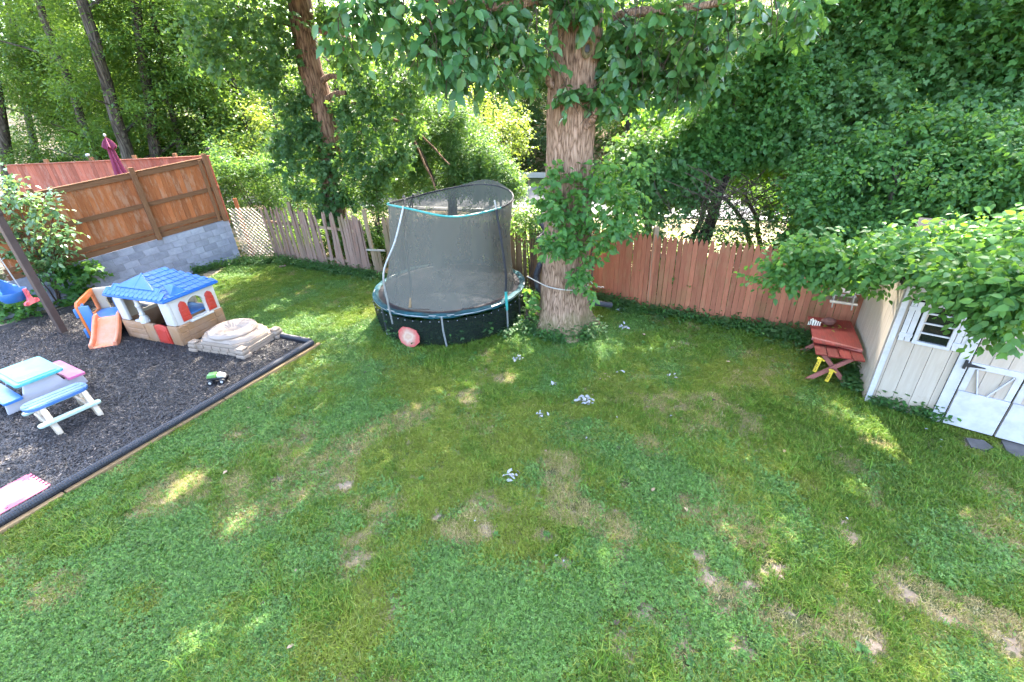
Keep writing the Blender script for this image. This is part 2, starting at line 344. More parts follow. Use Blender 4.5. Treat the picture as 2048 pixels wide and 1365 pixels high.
# ---------------------------------------------------------------- leaves
SH = {
 'small': ([(0, 0, 0), (.5, .27, .06), (.5, -.27, .06), (1, 0, -.10)], [(0, 3, 1), (0, 2, 3)]),
 'ovate': ([(0, 0, 0), (.28, .27, .07), (.28, -.27, .07), (.5, 0, 0), (.62, .24, .03), (.62, -.24, .03), (1, 0, -.16)],
           [(0, 3, 1), (0, 2, 3), (3, 4, 1), (3, 2, 5), (3, 6, 4), (3, 5, 6)]),
 'lobed': ([(0, 0, 0), (-.08, .30, .03), (.32, .48, -.02), (.48, .22, .05), (1, 0, -.12), (.48, -.22, .05), (.32, -.48, -.02), (-.08, -.30, .03), (.36, 0, -.02)],
           [(0, 8, 1), (8, 2, 1), (8, 3, 2), (8, 4, 3), (8, 5, 4), (8, 6, 5), (8, 7, 6), (0, 7, 8)]),
}
def gaps(P):                                           # openings cut through the foliage along sun rays to light chosen patches
    keep = np.ones(len(P), bool); S = np.array(SUN)
    for (x, y, r) in SUNSPOTS:
        v = P-np.array([x, y, 0.]); t = v@S; d = np.linalg.norm(v-np.outer(t, S), axis=1)
        keep &= ~((d < r*rng.uniform(.55, 1.35, len(P))) & (t > 1.2) & (rng.random(len(P)) < .93))
    return keep
def leaf_arrays(P, D, L, shape, flat=.55, rnd=None, face=(0, 0, 1)):
    V, Fc = SH[shape]; V = np.array(V); Fc = np.array(Fc); n = len(P)
    D = D/np.maximum(1e-6, np.linalg.norm(D, axis=1))[:, None]
    Nn = rng.normal(size=(n, 3))*(1-flat); Nn += flat*1.6*np.array(face)[None, :]
    Nn -= D*np.sum(Nn*D, 1)[:, None]; Nn /= np.maximum(1e-6, np.linalg.norm(Nn, axis=1))[:, None]
    Wd = np.cross(Nn, D)
    co = P[:, None, :]+L[:, None, None]*(V[None, :, 0:1]*D[:, None, :]+V[None, :, 1:2]*Wd[:, None, :]+V[None, :, 2:3]*Nn[:, None, :])
    fc = Fc[None]+(np.arange(n)*len(V))[:, None, None]
    r = rng.random(n) if rnd is None else rnd
    return co.reshape(-1, 3), fc.reshape(-1, 3), np.repeat(r, len(V))
def tri_mesh(name, co, fc, mat, rnd=None):
    me = bpy.data.meshes.new(name); me.vertices.add(len(co)); me.vertices.foreach_set('co', co.astype(np.float32).ravel())
    me.loops.add(fc.size); me.loops.foreach_set('vertex_index', fc.astype(np.int32).ravel())
    me.polygons.add(len(fc)); me.polygons.foreach_set('loop_start', np.arange(0, fc.size, 3, dtype=np.int32))
    if rnd is not None:
        a = me.attributes.new('rnd', 'FLOAT', 'POINT'); a.data.foreach_set('value', rnd.astype(np.float32))
    me.update(calc_edges=True); me.materials.append(mat); return me
def sprays(clumps, per, L, droop=.35, leaves_per_twig=7, tw=.45, lift=.1):
    """clumps (x,y,z,rx,ry,rz): leaves along short twigs that spread through each clump"""
    Ps, Ds, Ls = [], [], []
    for (x, y, z, rx, ry, rz) in clumps:
        nt_ = max(1, int(per*random.uniform(.75, 1.25)/leaves_per_twig))
        u = rng.normal(size=(nt_, 3)); u /= np.linalg.norm(u, axis=1)[:, None]
        rad = rng.random(nt_)[:, None]**.45
        C0 = np.array([x, y, z])+u*rad*np.array([rx, ry, rz])
        T = u*.8+rng.normal(size=(nt_, 3))*.55; T[:, 2] += lift; T /= np.linalg.norm(T, axis=1)[:, None]
        k = np.arange(leaves_per_twig)
        s = (k/(leaves_per_twig-1)-.3)*tw
        p = C0[:, None, :]+T[:, None, :]*s[None, :, None]; p[:, :, 2] -= droop*.35*(np.maximum(s, 0)**2/tw)[None, :]
        side = np.cross(T, [0, 0, 1.]); side /= np.maximum(1e-5, np.linalg.norm(side, axis=1))[:, None]
        sg = np.where(k % 2 == 0, 1., -1.)[None, :, None]
        d = T[:, None, :]*.55+side[:, None, :]*sg*.8+rng.normal(size=p.shape)*.3; d[:, :, 2] -= droop
        Ps.append(p.reshape(-1, 3)); Ds.append(d.reshape(-1, 3)); Ls.append(L*rng.uniform(.45, 1.25, nt_*leaves_per_twig))
    return np.vstack(Ps), np.vstack(Ds), np.hstack(Ls)
def crown(name, clumps, per, L, shape, mat, parent, droop=.35, flat=.55, kind=None, tw=.45, sun=True, lift=.1, singles=0, single_name='leaf', face=(0, 0, 1)):
    P, D, Ln = sprays(clumps, per, L, droop, tw=tw, lift=lift)
    if sun: k = gaps(P); P, D, Ln = P[k], D[k], Ln[k]
    hold = np.array(parent.location) if parent else np.zeros(3)
    if singles:                                        # the leaves that show largest are objects of their own
        q = P-EYE; z = q@FW; px = 1024+FPX*(q@RT)/z; py = 682.5-FPX*(q@UP)/z
        vis = (z > 1) & (px > 5) & (px < 2043) & (py > 5) & (py < 1360)
        score = np.where(vis, Ln/np.maximum(z, .5), 0)*rng.uniform(.85, 1.15, len(P)); idx = np.argsort(-score)[:singles]
        V, Fc = SH[shape]; base = tri_mesh(single_name, np.array(V)*1., np.array(Fc), mat, np.full(len(V), .5))
        alts = [tri_mesh(single_name, np.array(V)*1., np.array(Fc), mat, np.full(len(V), v)) for v in (.15, .4, .65, .9)]
        for i in idx:
            d = Vector(D[i]).normalized(); nn = Vector((rng.normal()*.4, rng.normal()*.4, rng.normal()*.2))+Vector(face); nn = (nn-d*nn.dot(d)).normalized(); wd = nn.cross(d)
            o = link(single_name, random.choice(alts), parent); Lx = float(Ln[i])
            mt = Matrix((d*Lx, wd*Lx, nn*Lx)).transposed().to_4x4(); mt.translation = Vector(P[i])-Vector(hold); o.matrix_local = mt
        keep = np.ones(len(P), bool); keep[idx] = False; P, D, Ln = P[keep], D[keep], Ln[keep]
    co, fc, r = leaf_arrays(P-hold, D, Ln, shape, flat, face=face)
    o = link(name, tri_mesh(name, co, fc, mat, r), parent)
    if kind: o['kind'] = kind
    return o
def limb(pts, r0, r1, n=10, wob=.03):
    pts = [Vector(p) for p in pts]; out = []; rr = []
    seg = 6
    for i in range(len(pts)-1):
        p0 = pts[max(i-1, 0)]; p1 = pts[i]; p2 = pts[i+1]; p3 = pts[min(i+2, len(pts)-1)]
        for k in range(seg):
            t = k/seg
            out.append(.5*((2*p1)+(-p0+p2)*t+(2*p0-5*p1+4*p2-p3)*t*t+(-p0+3*p1-3*p2+p3)*t**3)+Vector((random.uniform(-wob, wob), random.uniform(-wob, wob), 0)))
    out.append(pts[-1])
    m = len(out)
    for i in range(m): rr.append(r0+(r1-r0)*(i/(m-1))**.9)
    return out, rr

# spots of the lawn that the sun reaches: x, y, radius
SUNSPOTS = [(*gnd(x, y)[:2], r*.68) for x, y, r in ((470, 600, .45), (1020, 757, .33), (350, 985, .55), (395, 960, .35), (480, 1045, .5), (390, 1300, .45), (350, 1335, .4), (20, 1010, .7), (60, 990, .4), (20, 930, .5), (1125, 935, .28), (1140, 985, .3), (1150, 1030, .25),
            (115, 745, .28), (165, 770, .28), (40, 735, .35), (345, 575, .35), (560, 600, .4), (600, 1000, .3), (930, 800, .3), (1240, 970, .2), (1100, 900, .25), (600, 920, .3), (820, 1010, .25), (640, 730, .35), (520, 870, .3), (232, 705, .25), (500, 1260, .35), (760, 930, .25), (900, 640, .3), (70, 480, .8), (120, 560, .5))]

_p = spot(70, 450, 12.1); SUNSPOTS.append((_p[0]-SUN.x/SUN.z*_p[2], _p[1]-SUN.y/SUN.z*_p[2], .8))
# ================================================================= SETTING
def hgt(x, y):
    d = np.maximum(0, (y+.39*x)-33)                     # beyond the road the wooded hill rises
    h = 14*(1-np.exp(-d/26.))+.06*d
    return h+np.where(d > 0, (fbm(x, y, 9)-.5)*np.minimum(1, d/8)*2.5, 0)
def make_ground():
    xs = np.concatenate([np.linspace(-400, -40, 13), np.linspace(-36, 36, 73), np.linspace(40, 400, 13)])
    ys = np.concatenate([np.linspace(-60, -6, 7), np.linspace(-4, 90, 95), np.linspace(100, 600, 12)])
    X, Y = np.meshgrid(xs, ys); Z = hgt(X, Y)+(fbm(X, Y, 2.2)-.5)*.03*(Y < 22)
    co = np.stack([X, Y, Z], -1).reshape(-1, 3); nx = len(xs); fc = []
    for j in range(len(ys)-1):
        for i in range(nx-1):
            a = j*nx+i; fc += [(a, a+1, a+nx+1), (a, a+nx+1, a+nx)]
    return tag(link('ground', tri_mesh('ground', co, np.array(fc), M['ground'])), None, None, kind='structure')
make_ground()
# road beyond the fence, running parallel to it
rd = Vector((.932, -.363, 0)); rn = Vector((.363, .932, 0)); rc = Vector((-.5, 23.3, 0))
def strip(name, a0, a1, z, mat, th=.02):
    m = MB(); p = [rc+rd*-40+rn*a0, rc+rd*40+rn*a0, rc+rd*40+rn*a1, rc+rd*-40+rn*a1]
    vs = []
    for i in range(2): vs.append([q+Vector((0, 0, z-th*(1-i))) for q in p])
    m.poly(vs[1])
    for k in range(4): m.poly([vs[0][k], vs[0][(k+1) % 4], vs[1][(k+1) % 4], vs[1][k]])
    return tag(m.obj(name, mat), None, None, kind='structure')
strip('road', -1.6, 5.2, .05, M['asphalt'], .08)
strip('road_marking', -1.25, -1.05, .056, M['rail_white'], .004)
strip('grass_verge', 5.6, 10, .05, M['bank'], .08)
gr = thing('guard_rail', 'long pale guard rail on posts along the far side of the road', 'guard rail', tuple(rc+rn*5.45))
MB().beam(rd*-38+Vector((0, 0, .62)), rd*38+Vector((0, 0, .62)), .05, .3, .01).obj('rail', M['rail_white'], gr)
pm = MB().box((0, 0, .35), (.1, .1, .7)).mesh('post', M['old_post'])
for i in range(-12, 13): link('post', pm, gr, tuple(rd*(i*3.0)+rn*.09))

# ================================================================= BLOCK WALL + WOODEN PRIVACY FENCE
W1 = Vector((-9.42, 15.84, 0)); Wd = Vector((-.692, -.722, 0)).normalized(); Wr = math.atan2(Wd.y, Wd.x)   # from right end towards the camera's left
def wtop(s): return 1.47-.095*s
bw = thing('block_wall', 'low grey concrete block retaining wall under the brown privacy fence', 'wall', tuple(W1), Wr)
WL = 6.2
MB().prism([(0, -.3), (WL, -.3), (WL, wtop(WL)-.012), (0, wtop(0)-.012)], .16, Matrix.Translation((0, -.17, 0))).obj('mortar_core', M['mortar'], bw)
bms = []
for L_ in (.39, .19): bms.append(MB().box((0, 0, 0), (L_, .19, .19), bev=.006, seg=1).mesh('block', M['block']))
tilt = math.atan(.095)
for c in range(8):
    x = .0; first = c % 2
    while x < WL-.05:
        k = 1 if (x == 0 and first) or x > WL-.35 else 0; Lb = (.39, .19)[k]
        o = link('block', bms[k], bw, (x+Lb/2, -.095+random.uniform(-.002, .002), wtop(x+Lb/2)-.1-c*.2)); o.rotation_euler = (0, tilt, 0)
        x += Lb+.01
pf = thing('privacy_fence', 'brown stained board fence with rails and posts on top of the block wall', 'fence', tuple(W1), Wr)
FH = 1.93
bd = MB().box((0, 0, 0), (.14, .02, FH), bev=.003, seg=1).mesh('board', M['orange_wood'])
x = .07
while x < 5.6:
    o = link('board', bd, pf, (x, -.07+random.uniform(-.003, .003), wtop(x)+FH/2+.04)); o.rotation_euler = (0, 0, 0); x += .1425
def prail(z, hh, yy=.0, th=.05): return MB().beam((0, yy, wtop(0)+z), (5.6, yy, wtop(5.6)+z), hh, th, .005, up=(0, 1, 0))
# rails face the yard (local +y points to the camera side)
for nm, z, hh in (('top_rail', FH-.06, .13), ('mid_rail', FH*.53, .12), ('bottom_rail', .26, .12), ('skirt_board', .08, .14)):
    MB().beam((0, -.025, wtop(0)+z), (5.6, -.025, wtop(5.6)+z), .05, hh, .004, up=(0, 0, 1)).obj(nm, M['brown_wood'], pf)
MB().beam((0, -.05, wtop(0)+FH+.03), (5.6, -.05, wtop(5.6)+FH+.03), .12, .03, .003).obj('cap_rail', M['brown_wood'], pf)
for s, hh in ((.1, 2.1), (2.07, 2.12), (4.35, 2.1)):
    MB().box((s, .052, wtop(s)+hh/2-.02), (.13, .10, hh), bev=.006).obj('post', M['post_wood'], pf)
MB().box((.27, .035, wtop(.27)+.98), (.09, .05, 1.9), bev=.004).obj('batten', M['post_wood'], pf)
ls = thing('solar_light', 'small round solar light on the privacy fence corner post', 'solar light', (-9.36, 15.92, 3.6))
MB().tube([(0, 0, -.06), (0, 0, .04)], .012, 8).obj('stem', M['iron'], ls); lathe_obj('lamp_cap', [(0, .12), (.04, .115), (.06, .09), (.055, .05), (.02, .04), (0, .04)], 14, M['iron'], ls)
# far side of the neighbour's yard
FD = Vector((-16.6, 16.6, 0))-Vector((-9.5, 16.1, 0)); Fr = math.atan2(FD.y, FD.x); FLn = FD.length
ff = thing('far_fence', 'sunlit salmon board fence behind the maroon umbrella', 'fence', (-9.5, 16.1, 0), Fr)
bd2 = MB().box((0, 0, 0), (.14, .02, 2.15), bev=.003, seg=1).mesh('board', M['red_stain'])
x = .1
while x < FLn: link('board', bd2, ff, (x, random.uniform(-.002, .002), 2.36)); x += .1425
MB().beam((0, 0, 3.45), (FLn, 0, 3.45), .12, .03, .003).obj('cap_rail', M['red_stain'], ff)
MB().beam((0, .04, 2.5), (FLn, .04, 2.5), .05, .1, .003).obj('mid_rail', M['red_stain'], ff)
for s in (1.2, 2.6, 4.1, 5.7): MB().box((s, -.075, 2.42), (.1, .1, 2.3), bev=.005).obj('post', M['post_wood'], ff)
tr_ = MB(); tr_.prism([(0, -.5), (9, -.5), (9, 1.0), (0, 1.35)], 12, Matrix.Translation((0, -12.25, 0)))
t_ = tr_.obj('terrace', M['ground']); t_.location = W1; t_.rotation_euler = (0, 0, Wr); tag(t_, None, None, kind='structure')
for (s, lab) in ((4.1, 'small solar light on the salmon fence left of the umbrella'),):
    p = Vector((-9.5, 16.1, 0))+FD.normalized()*s
    l2 = thing('solar_light', lab, 'solar light', (p.x, p.y, 3.57)); MB().tube([(0, 0, -.03), (0, 0, .04)], .012, 8).obj('stem', M['iron'], l2); lathe_obj('lamp_cap', [(0, .12), (.04, .115), (.06, .09), (.055, .05), (.02, .04), (0, .04)], 14, M['white_paint'], l2)
# closed umbrella in the neighbour's yard
ub = spot(243, 350, 15.2); ub[2] = 1.3
um = thing('patio_umbrella', 'closed maroon patio umbrella standing behind the privacy fence', 'umbrella', tuple(ub))
def pl(t, r): return .022*math.cos(2*math.pi*t*8)*0
m = MB(); n = 32; rings = []
for r, z in ((.05, 2.62), (.075, 2.5), (.10, 2.2), (.14, 1.8), (.19, 1.3), (.17, 1.05)):
    rings.append([m.bm.verts.new(((r*(1+.22*math.cos(8*2*math.pi*k/n)))*math.cos(2*math.pi*k/n), (r*(1+.22*math.cos(8*2*math.pi*k/n)))*math.sin(2*math.pi*k/n), z)) for k in range(n)])
for a, b in zip(rings, rings[1:]):
    for k in range(n): m.bm.faces.new((a[k], a[(k+1) % n], b[(k+1) % n], b[k]))
m.obj('canopy', M['umbrella'], um, True)
m = MB(); rings = []
for r, z in ((.02, 2.86), (.10, 2.74), (.15, 2.62), (.16, 2.57)):
    rings.append([m.bm.verts.new((r*(1+.25*math.cos(6*2*math.pi*k/n))*math.cos(2*math.pi*k/n), r*(1+.25*math.cos(6*2*math.pi*k/n))*math.sin(2*math.pi*k/n), z+.05*math.cos(6*2*math.pi*k/n)*(r/.16))) for k in range(n)])
for a, b in zip(rings, rings[1:]):
    for k in range(n): m.bm.faces.new((a[k], a[(k+1) % n], b[(k+1) % n], b[k]))
m.obj('vent_flap', M['umbrella'], um, True)
MB().tube([(0, 0, 0), (0, 0, 2.9)], .02, 8).obj('pole', M['post_wood'], um)
lathe_obj('finial', [(0, 2.98), (.03, 2.96), (.035, 2.92), (.012, 2.88), (0, 2.87)], 12, M['white_paint'], um)

# ================================================================= PICKET FENCES
def picket_mesh(mat, wd=.086, h=1.8, flat=False, nm='picket'):
    a = wd/2; o = [(-a, 0), (a, 0), (a, h-.16), (a*.72, h-.085), (a*.3, h-.02), (0, h), (-a*.3, h-.02), (-a*.72, h-.085), (-a, h-.16)]
    if flat: o = [(-a, 0), (a, 0), (a, h-.24), (-a, h-.24)]
    return MB().prism(o, .018).mesh(nm, mat)
def picket_fence(name, label, line, mat, pitch, wobble, posts, h=1.8, skip=(), flatk=(), leanmap=None):
    p0 = Vector((*line[0], 0)); p1 = Vector((*line[-1], 0)); f = thing(name, label, 'fence', tuple(p0))
    pw_ = .985 if wobble > 2 else .94; me = picket_mesh(mat, pitch*pw_, h); fl = picket_mesh(mat, pitch*pw_, h, True)
    segs = []
    for a, b in zip(line, line[1:]): segs.append((Vector((*a, 0)), Vector((*b, 0))))
    i = 0
    for a, b in segs:
        L_ = (b-a).length; nn = int(round(L_/pitch)); rz = math.atan2((b-a).y, (b-a).x)
        for k in range(nn):
            p = a+(b-a)*((k+.5)/nn)-p0; i += 1
            if i in skip: continue
            o = link('picket', fl if i in flatk else me, f, (p.x, p.y, random.uniform(-.02, .03)*wobble+.02))
            o.rotation_euler = (random.gauss(0, .012*wobble), (leanmap(i) if leanmap else 0)+random.gauss(0, .007)*wobble, rz+random.gauss(0, .02)*wobble)
            o.scale.z = 1+random.gauss(0, .012)*wobble
        for z in (.35, 1.35):
            nrm = Vector((-(b-a).y, (b-a).x, 0)).normalized()*.045
            MB().beam(a-p0+nrm+Vector((0, 0, z)), b-p0+nrm+Vector((0, 0, z)), .04, .085).obj('rail', M['old_post'], f)
    for (x, y, hh, ln) in posts:
        q = Vector((x, y, 0))-p0
        MB().beam(q, q+Vector((ln, 0, hh)), .10, .10, .008, up=(0, 1, 0)).obj('post', M['old_post'], f)
    return f
def lean1(i): return {12: -.05, 13: -.06, 24: .05, 25: .03, 27: -.05, 28: -.03, 30: .05, 31: .0, 33: .07, 34: .03, 35: .0}.get(i, 0)
picket_fence('picket_fence', 'weathered pinkish grey picket fence with crooked pickets by the lattice', [(-8.10, 15.66), (-7.06, 15.08), (-6.15, 14.55), (-4.91, 13.86), (-4.2, 13.44)], M['grey_picket'], .094, 2.2,
             [(-6.85, 15.08, 2.05, -.05), (-4.05, 13.52, 2.0, -.05)], skip=(29, 32, 37), leanmap=lean1)
picket_fence('picket_fence', 'weathered brown picket fence behind the trampoline net', [(-3.62, 13.3), (-1.4, 12.45), (1.15, 11.3)], M['brown_picket'], .105, 1.2, [(-1.9, 12.72, 1.75, 0), (1.25, 11.35, 1.7, 0)], h=1.78, skip=(44,))
picket_fence('picket_fence', 'red stained picket fence between the big tree and the shed', [(1.75, 11.15), (3.15, 10.02), (3.71, 9.64), (4.4, 9.12), (5.26, 8.69), (6.1, 8.22), (6.95, 7.6)], M['red_picket'], .107, .35,
             [(3.32, 9.98, 1.98, .0), (5.2, 8.8, 1.6, 0)], flatk=(31,))
gp = thing('gate_gap_board', 'short greenish broken boards below a bracket in the gap of the picket fence', 'fence board', (-3.9, 13.38, 0))
for k in range(2): link('plank', MB().box((0, 0, .42), (.09, .018, .8-.05*k), bev=.003, seg=1).mesh('plank', M['brown_picket']), gp, (k*.12-.05, -.06*k, .02))
MB().beam((-.3, -.03, .86), (.3, -.15, .84), .05, .05, .004).obj('bracket', M['lattice'], gp)
# lattice panel
la = thing('lattice_panel', 'pale diagonal lattice panel leaning between block wall and picket fence', 'lattice', (-9.33, 15.86, 0), math.atan2(-.22, 1.2))
LW, LH = 1.22, 1.82
def clip(a, b):
    (x0, z0), (x1, z1) = a, b; t0, t1 = 0., 1.
    for p, q in ((-(x1-x0), x0), (x1-x0, LW-x0), (-(z1-z0), z0-.02), (z1-z0, LH-z0)):
        if p < 0: t0 = max(t0, q/p)
        elif p > 0: t1 = min(t1, q/p)
    return None if t1-t0 < .05 else ((x0+(x1-x0)*t0, z0+(z1-z0)*t0), (x0+(x1-x0)*t1, z0+(z1-z0)*t1))
for sgn, yy in ((1, 0), (-1, .009)):
    for k in range(-14, 30):
        c0 = k*.15
        seg = clip((c0-3*sgn, -3+0), (c0+3*sgn, 3)) if sgn > 0 else clip((c0+3, -3), (c0-3, 3))
        if seg: MB().beam((seg[0][0], yy, seg[0][1]), (seg[1][0], yy, seg[1][1]), .008, .045, up=(0, 1, 0)).obj('slat', M['lattice'], la)
tag(MB().box((0, 0, .04), (.2, .1, .09), .4, bev=.008).obj('brick', M['brick']), 'small pale red brick lying in the weeds by the lattice', 'brick').location = (-7.5, 14.75, 0)
bo = thing('fence_post', 'orange stained rounded post stub between privacy fence and lattice', 'post', (-9.1, 16.05, 0))
MB().box((0, 0, 1.0), (.13, .04, 2.2), bev=.01).obj('board', M['orange_wood'], bo)

# ================================================================= MULCH BED, PIPE EDGING
K0 = Vector((-4.30, 8.90, 0)); Ka = Vector((-.447, -.894, 0)); Kb = Vector((-.894, .447, 0))
mq = [K0, K0+Ka*9.0, K0+Ka*9.0+Kb*9.5, K0+Kb*8.6]
m = MB(); m.poly([q+Vector((0, 0, .055)) for q in mq])
tag(m.obj('mulch_bed', M['mulch']), None, None, kind='structure')
def corr_pipe(pts, r, name, label, cat, pitch=.035):
    m = MB(); pts = [Vector(p) for p in pts]; out = []; rr = []
    for a, b in zip(pts, pts[1:]):
        n_ = max(2, int((b-a).length/pitch)*2)
        for k in range(n_): out.append(a+(b-a)*(k/n_)); rr.append(r*(1.0 if (k % 2) else .90))
    out.append(pts[-1]); rr.append(r)
    o = m.tube(out, rr, 12).obj(name, M['pipe']); return tag(o, label, cat)
def kp(a, b, z): return K0+Ka*a+Kb*b+Vector((0, 0, z))
corr_pipe([kp(.0+.05, .03, .14), kp(2.2, .02, .125), kp(4.5, .04, .13), kp(7, .03, .13), kp(9, .03, .13)], .062, 'drain_pipe', 'long black corrugated drain pipe edging the mulch bed along the lawn', 'pipe', .03)
corr_pipe([kp(.02, .12, .13), kp(.02, 1.5, .10), kp(.02, 3, .09), kp(0, 8.5, .09)], .06, 'drain_pipe', 'black corrugated drain pipe behind the sandbox at the back of the mulch', 'pipe', .03)
for a0, a1 in ((-.06, 2.2), (2.22, 4.6), (4.62, 7.0), (7.02, 9.0)):
    tag(MB().beam(kp(a0, -.035, .03), kp(a1, -.035, .03), .08, .10, .008).obj('edge_timber', M['timber']), {-.06: 'weathered edging timber beside the mulch corner and sandbox', 2.22: 'weathered edging timber under the pipe nearest the toy truck', 4.62: 'weathered edging timber under the pipe by the pink mat', 7.02: 'weathered edging timber at the lower left end of the pipe'}[a0], 'timber')

# ================================================================= SWING
sw = thing('swing_set', 'brown wooden swing frame with square post beside the bush', 'swing set', (-10.99, 10.25, 0), math.atan2(.38, -.93))
MB().box((0, 0, 1.45), (.14, .14, 2.9), bev=.01).obj('post', M['swing_wood'], sw)
MB().box((0, 0, 2.97), (.17, .17, .16), bev=.02).obj('post_cap', M['swing_wood'], sw)
MB().beam((-.1, 0, 3.0), (3.6, 0, 3.0), .14, .14, .01).obj('beam', M['swing_wood'], sw)
MB().box((3.4, 0, 1.45), (.14, .14, 2.9), bev=.01).obj('post', M['swing_wood'], sw)
sp = Vector((-10.99, 10.25, 0))+Vector((-.925, .38, 0))*1.36
bs = thing('bucket_swing', 'blue toddler bucket swing with pink t-bar on pale ropes', 'swing', (sp.x, sp.y, 0), math.atan2(.38, -.93)+math.radians(-63))
m = MB(); rings = []; n = 20
for (rx, ry, z, oy) in ((.02, .02, .74, 0), (.17, .15, .76, 0), (.22, .19, .83, .0), (.24, .21, .93, 0), (.235, .205, .95, 0), (.20, .17, .92, 0), (.16, .13, .82, 0), (.05, .05, .79, 0)):
    rr = []
    for k in range(n):
        a = 2*math.pi*k/n; bk = max(0, math.sin(a))
        rr.append(m.bm.verts.new((rx*math.cos(a), ry*math.sin(a)+oy, z+(.26*bk**1.5 if z > .9 else .0))))
    rings.append(rr)
for a, b in zip(rings, rings[1:]):
    for k in range(n): m.bm.faces.new((a[k], a[(k+1) % n], b[(k+1) % n], b[k]))
m.obj('seat', M['midblue'], bs, True)
mm_ = MB().prism([(-.03, .98), (.03, .98), (.035, .82), (.06, .76), (.15, .74), (.16, .69), (.12, .665), (0, .675), (-.12, .665), (-.16, .69), (-.15, .74), (-.06, .76), (-.035, .82)], .045, Matrix.Translation((0, -.27, 0)), bev=.008)
mm_.obj('t_bar', M['hotpink'], bs)
for sx in (-1, 1):
    MB().tube([(sx*.22, .02, .94), (sx*.17, .02, 1.6), (sx*.14, 0, 2.48)], .012, 6).obj('rope', M['rope'], bs)

bs.scale = (1.3, 1.3, 1.3); bs.location.z = -.22
# ================================================================= SLIDE CLIMBER
sc_ = thing('slide_climber', 'orange and blue plastic toddler slide climber with beige arched back', 'slide', (-9.93, 9.78, .05), math.atan2(.27, .96))
def tomb(x0, x1, z0, z1, n=10):
    r = (x1-x0)/2; cx = (x0+x1)/2
    return [(x0, z0), (x1, z0)]+[(cx+r*math.cos(math.pi*k/n), z1-r+r*math.sin(math.pi*k/n)) for k in range(n+1)]
MB().prism([(0, 0), (.84, 0), (.84, .95), (.78, .99), (.06, .99), (0, .95)], .055, Matrix.Translation((0, .80, 0)), holes=[tomb(.24, .66, .42, .9)], bev=.012).obj('back_panel', M['beige'], sc_, True)
Lm = Matrix.Rotation(math.pi/2, 4, 'Z')
MB().prism([(-.02, 0), (.84, 0), (.84, .99), (.72, .99), (.06, .92), (-.02, .84)], .06, Matrix.Translation((.06, 0, 0)) @ Lm, holes=[[(.14, .5), (.72, .5), (.72, .86), (.2, .78), (.14, .7)]], bev=.016).obj('side_frame', M['orange'], sc_, True)
for z0, z1 in ((.05, .28), (.56, .78)):
    MB().box((-.035, .14, (z0+z1)/2), (.06, .3, z1-z0), bev=.015).obj('foothold', M['midblue'], sc_, True)
MB().prism([(.02, .05), (.13, .05), (.13, .86), (.02, .80)], .05, Matrix.Translation((.12, 0, 0)) @ Lm, bev=.01).obj('inner_panel', M['blue'], sc_, True)
MB().box((.17, -.01, .42), (.2, .05, .82), Matrix.Rotation(.0, 4, 'X'), bev=.012).obj('front_panel', M['midblue'], sc_, True)
MB().prism([(-.04, 0), (.84, 0), (.84, .72), (.5, .72), (.1, .93), (-.04, .93)], .06, Matrix.Translation((.84, 0, 0)) @ Lm, bev=.014).obj('side_panel', M['blue'], sc_, True)
MB().box((.43, .40, .44), (.74, .78, .06), bev=.012).obj('platform', M['midblue'], sc_, True)
def sld(x): return x
# slide chute: bed plus two raised sides along a curve in y,z
prof = [(.06, .50), (-.06, .47), (-.25, .30), (-.45, .13), (-.58, .06), (-.68, .05)]
m = MB(); L0, R0_ = .25, .80; sec = [(L0, .10), (L0+.045, .12), (L0+.075, .10), (L0+.085, 0), (R0_-.085, 0), (R0_-.075, .10), (R0_-.045, .12), (R0_, .10), (R0_, -.06), (L0, -.06)]
rings = [[m.bm.verts.new((x, y, z+dz*(1 if i < 5 else .7))) for x, dz in sec] for i, (y, z) in enumerate(prof)]
for a, b in zip(rings, rings[1:]):
    for k in range(len(sec)): m.bm.faces.new((a[k], a[(k+1) % len(sec)], b[(k+1) % len(sec)], b[k]))
m.bm.faces.new(rings[0]); m.bm.faces.new(rings[-1][::-1])
so_ = m.obj('chute', M['slideor'], sc_, True)
bv = so_.modifiers.new('soft', 'BEVEL'); bv.width = .018; bv.segments = 3; bv.limit_method = 'ANGLE'; bv.angle_limit = .5

# ================================================================= PLAYHOUSE
ph = thing('playhouse', 'plastic playhouse with blue shingled roof, white walls and red shutters', 'playhouse', (-9.00, 9.79, .05), math.atan2(-.367, .93))
PX, PY = 1.78, 1.13
I4 = Matrix.Identity(4)
Rw = Matrix.Translation((PX, 0, 0)) @ Matrix.Rotation(math.pi/2, 4, 'Z')      # right wall: x runs back
Lw = Matrix.Translation((.06, 0, 0)) @ Matrix.Rotation(math.pi/2, 4, 'Z')
Bw = Matrix.Translation((0, PY-.06, 0))
# brown lower walls, a little proud of the white ones
def lower(name, a, b, mt, th=.075, top=.48):
    w_ = MB().prism([(a, 0), (b, 0), (b, top), (a, top)], th, mt, bev=.012).obj(name, M['tan'], ph, True); return w_
lf = lower('lower_wall', -.015, 1.04, Matrix.Translation((0, -.018, 0)), top=.47)
lower('lower_wall', 1.50, PX+.015, Matrix.Translation((0, -.018, 0)), top=.49)
lr = lower('lower_wall', -.016, PY+.015, Matrix.Translation((.018, 0, 0)) @ Rw)
lower('lower_wall', 0, PX-.08, Matrix.Translation((0, .018, 0)) @ Bw)
lower('lower_wall', .06, PY-.08, Matrix.Translation((-.018, 0, 0)) @ Lw)
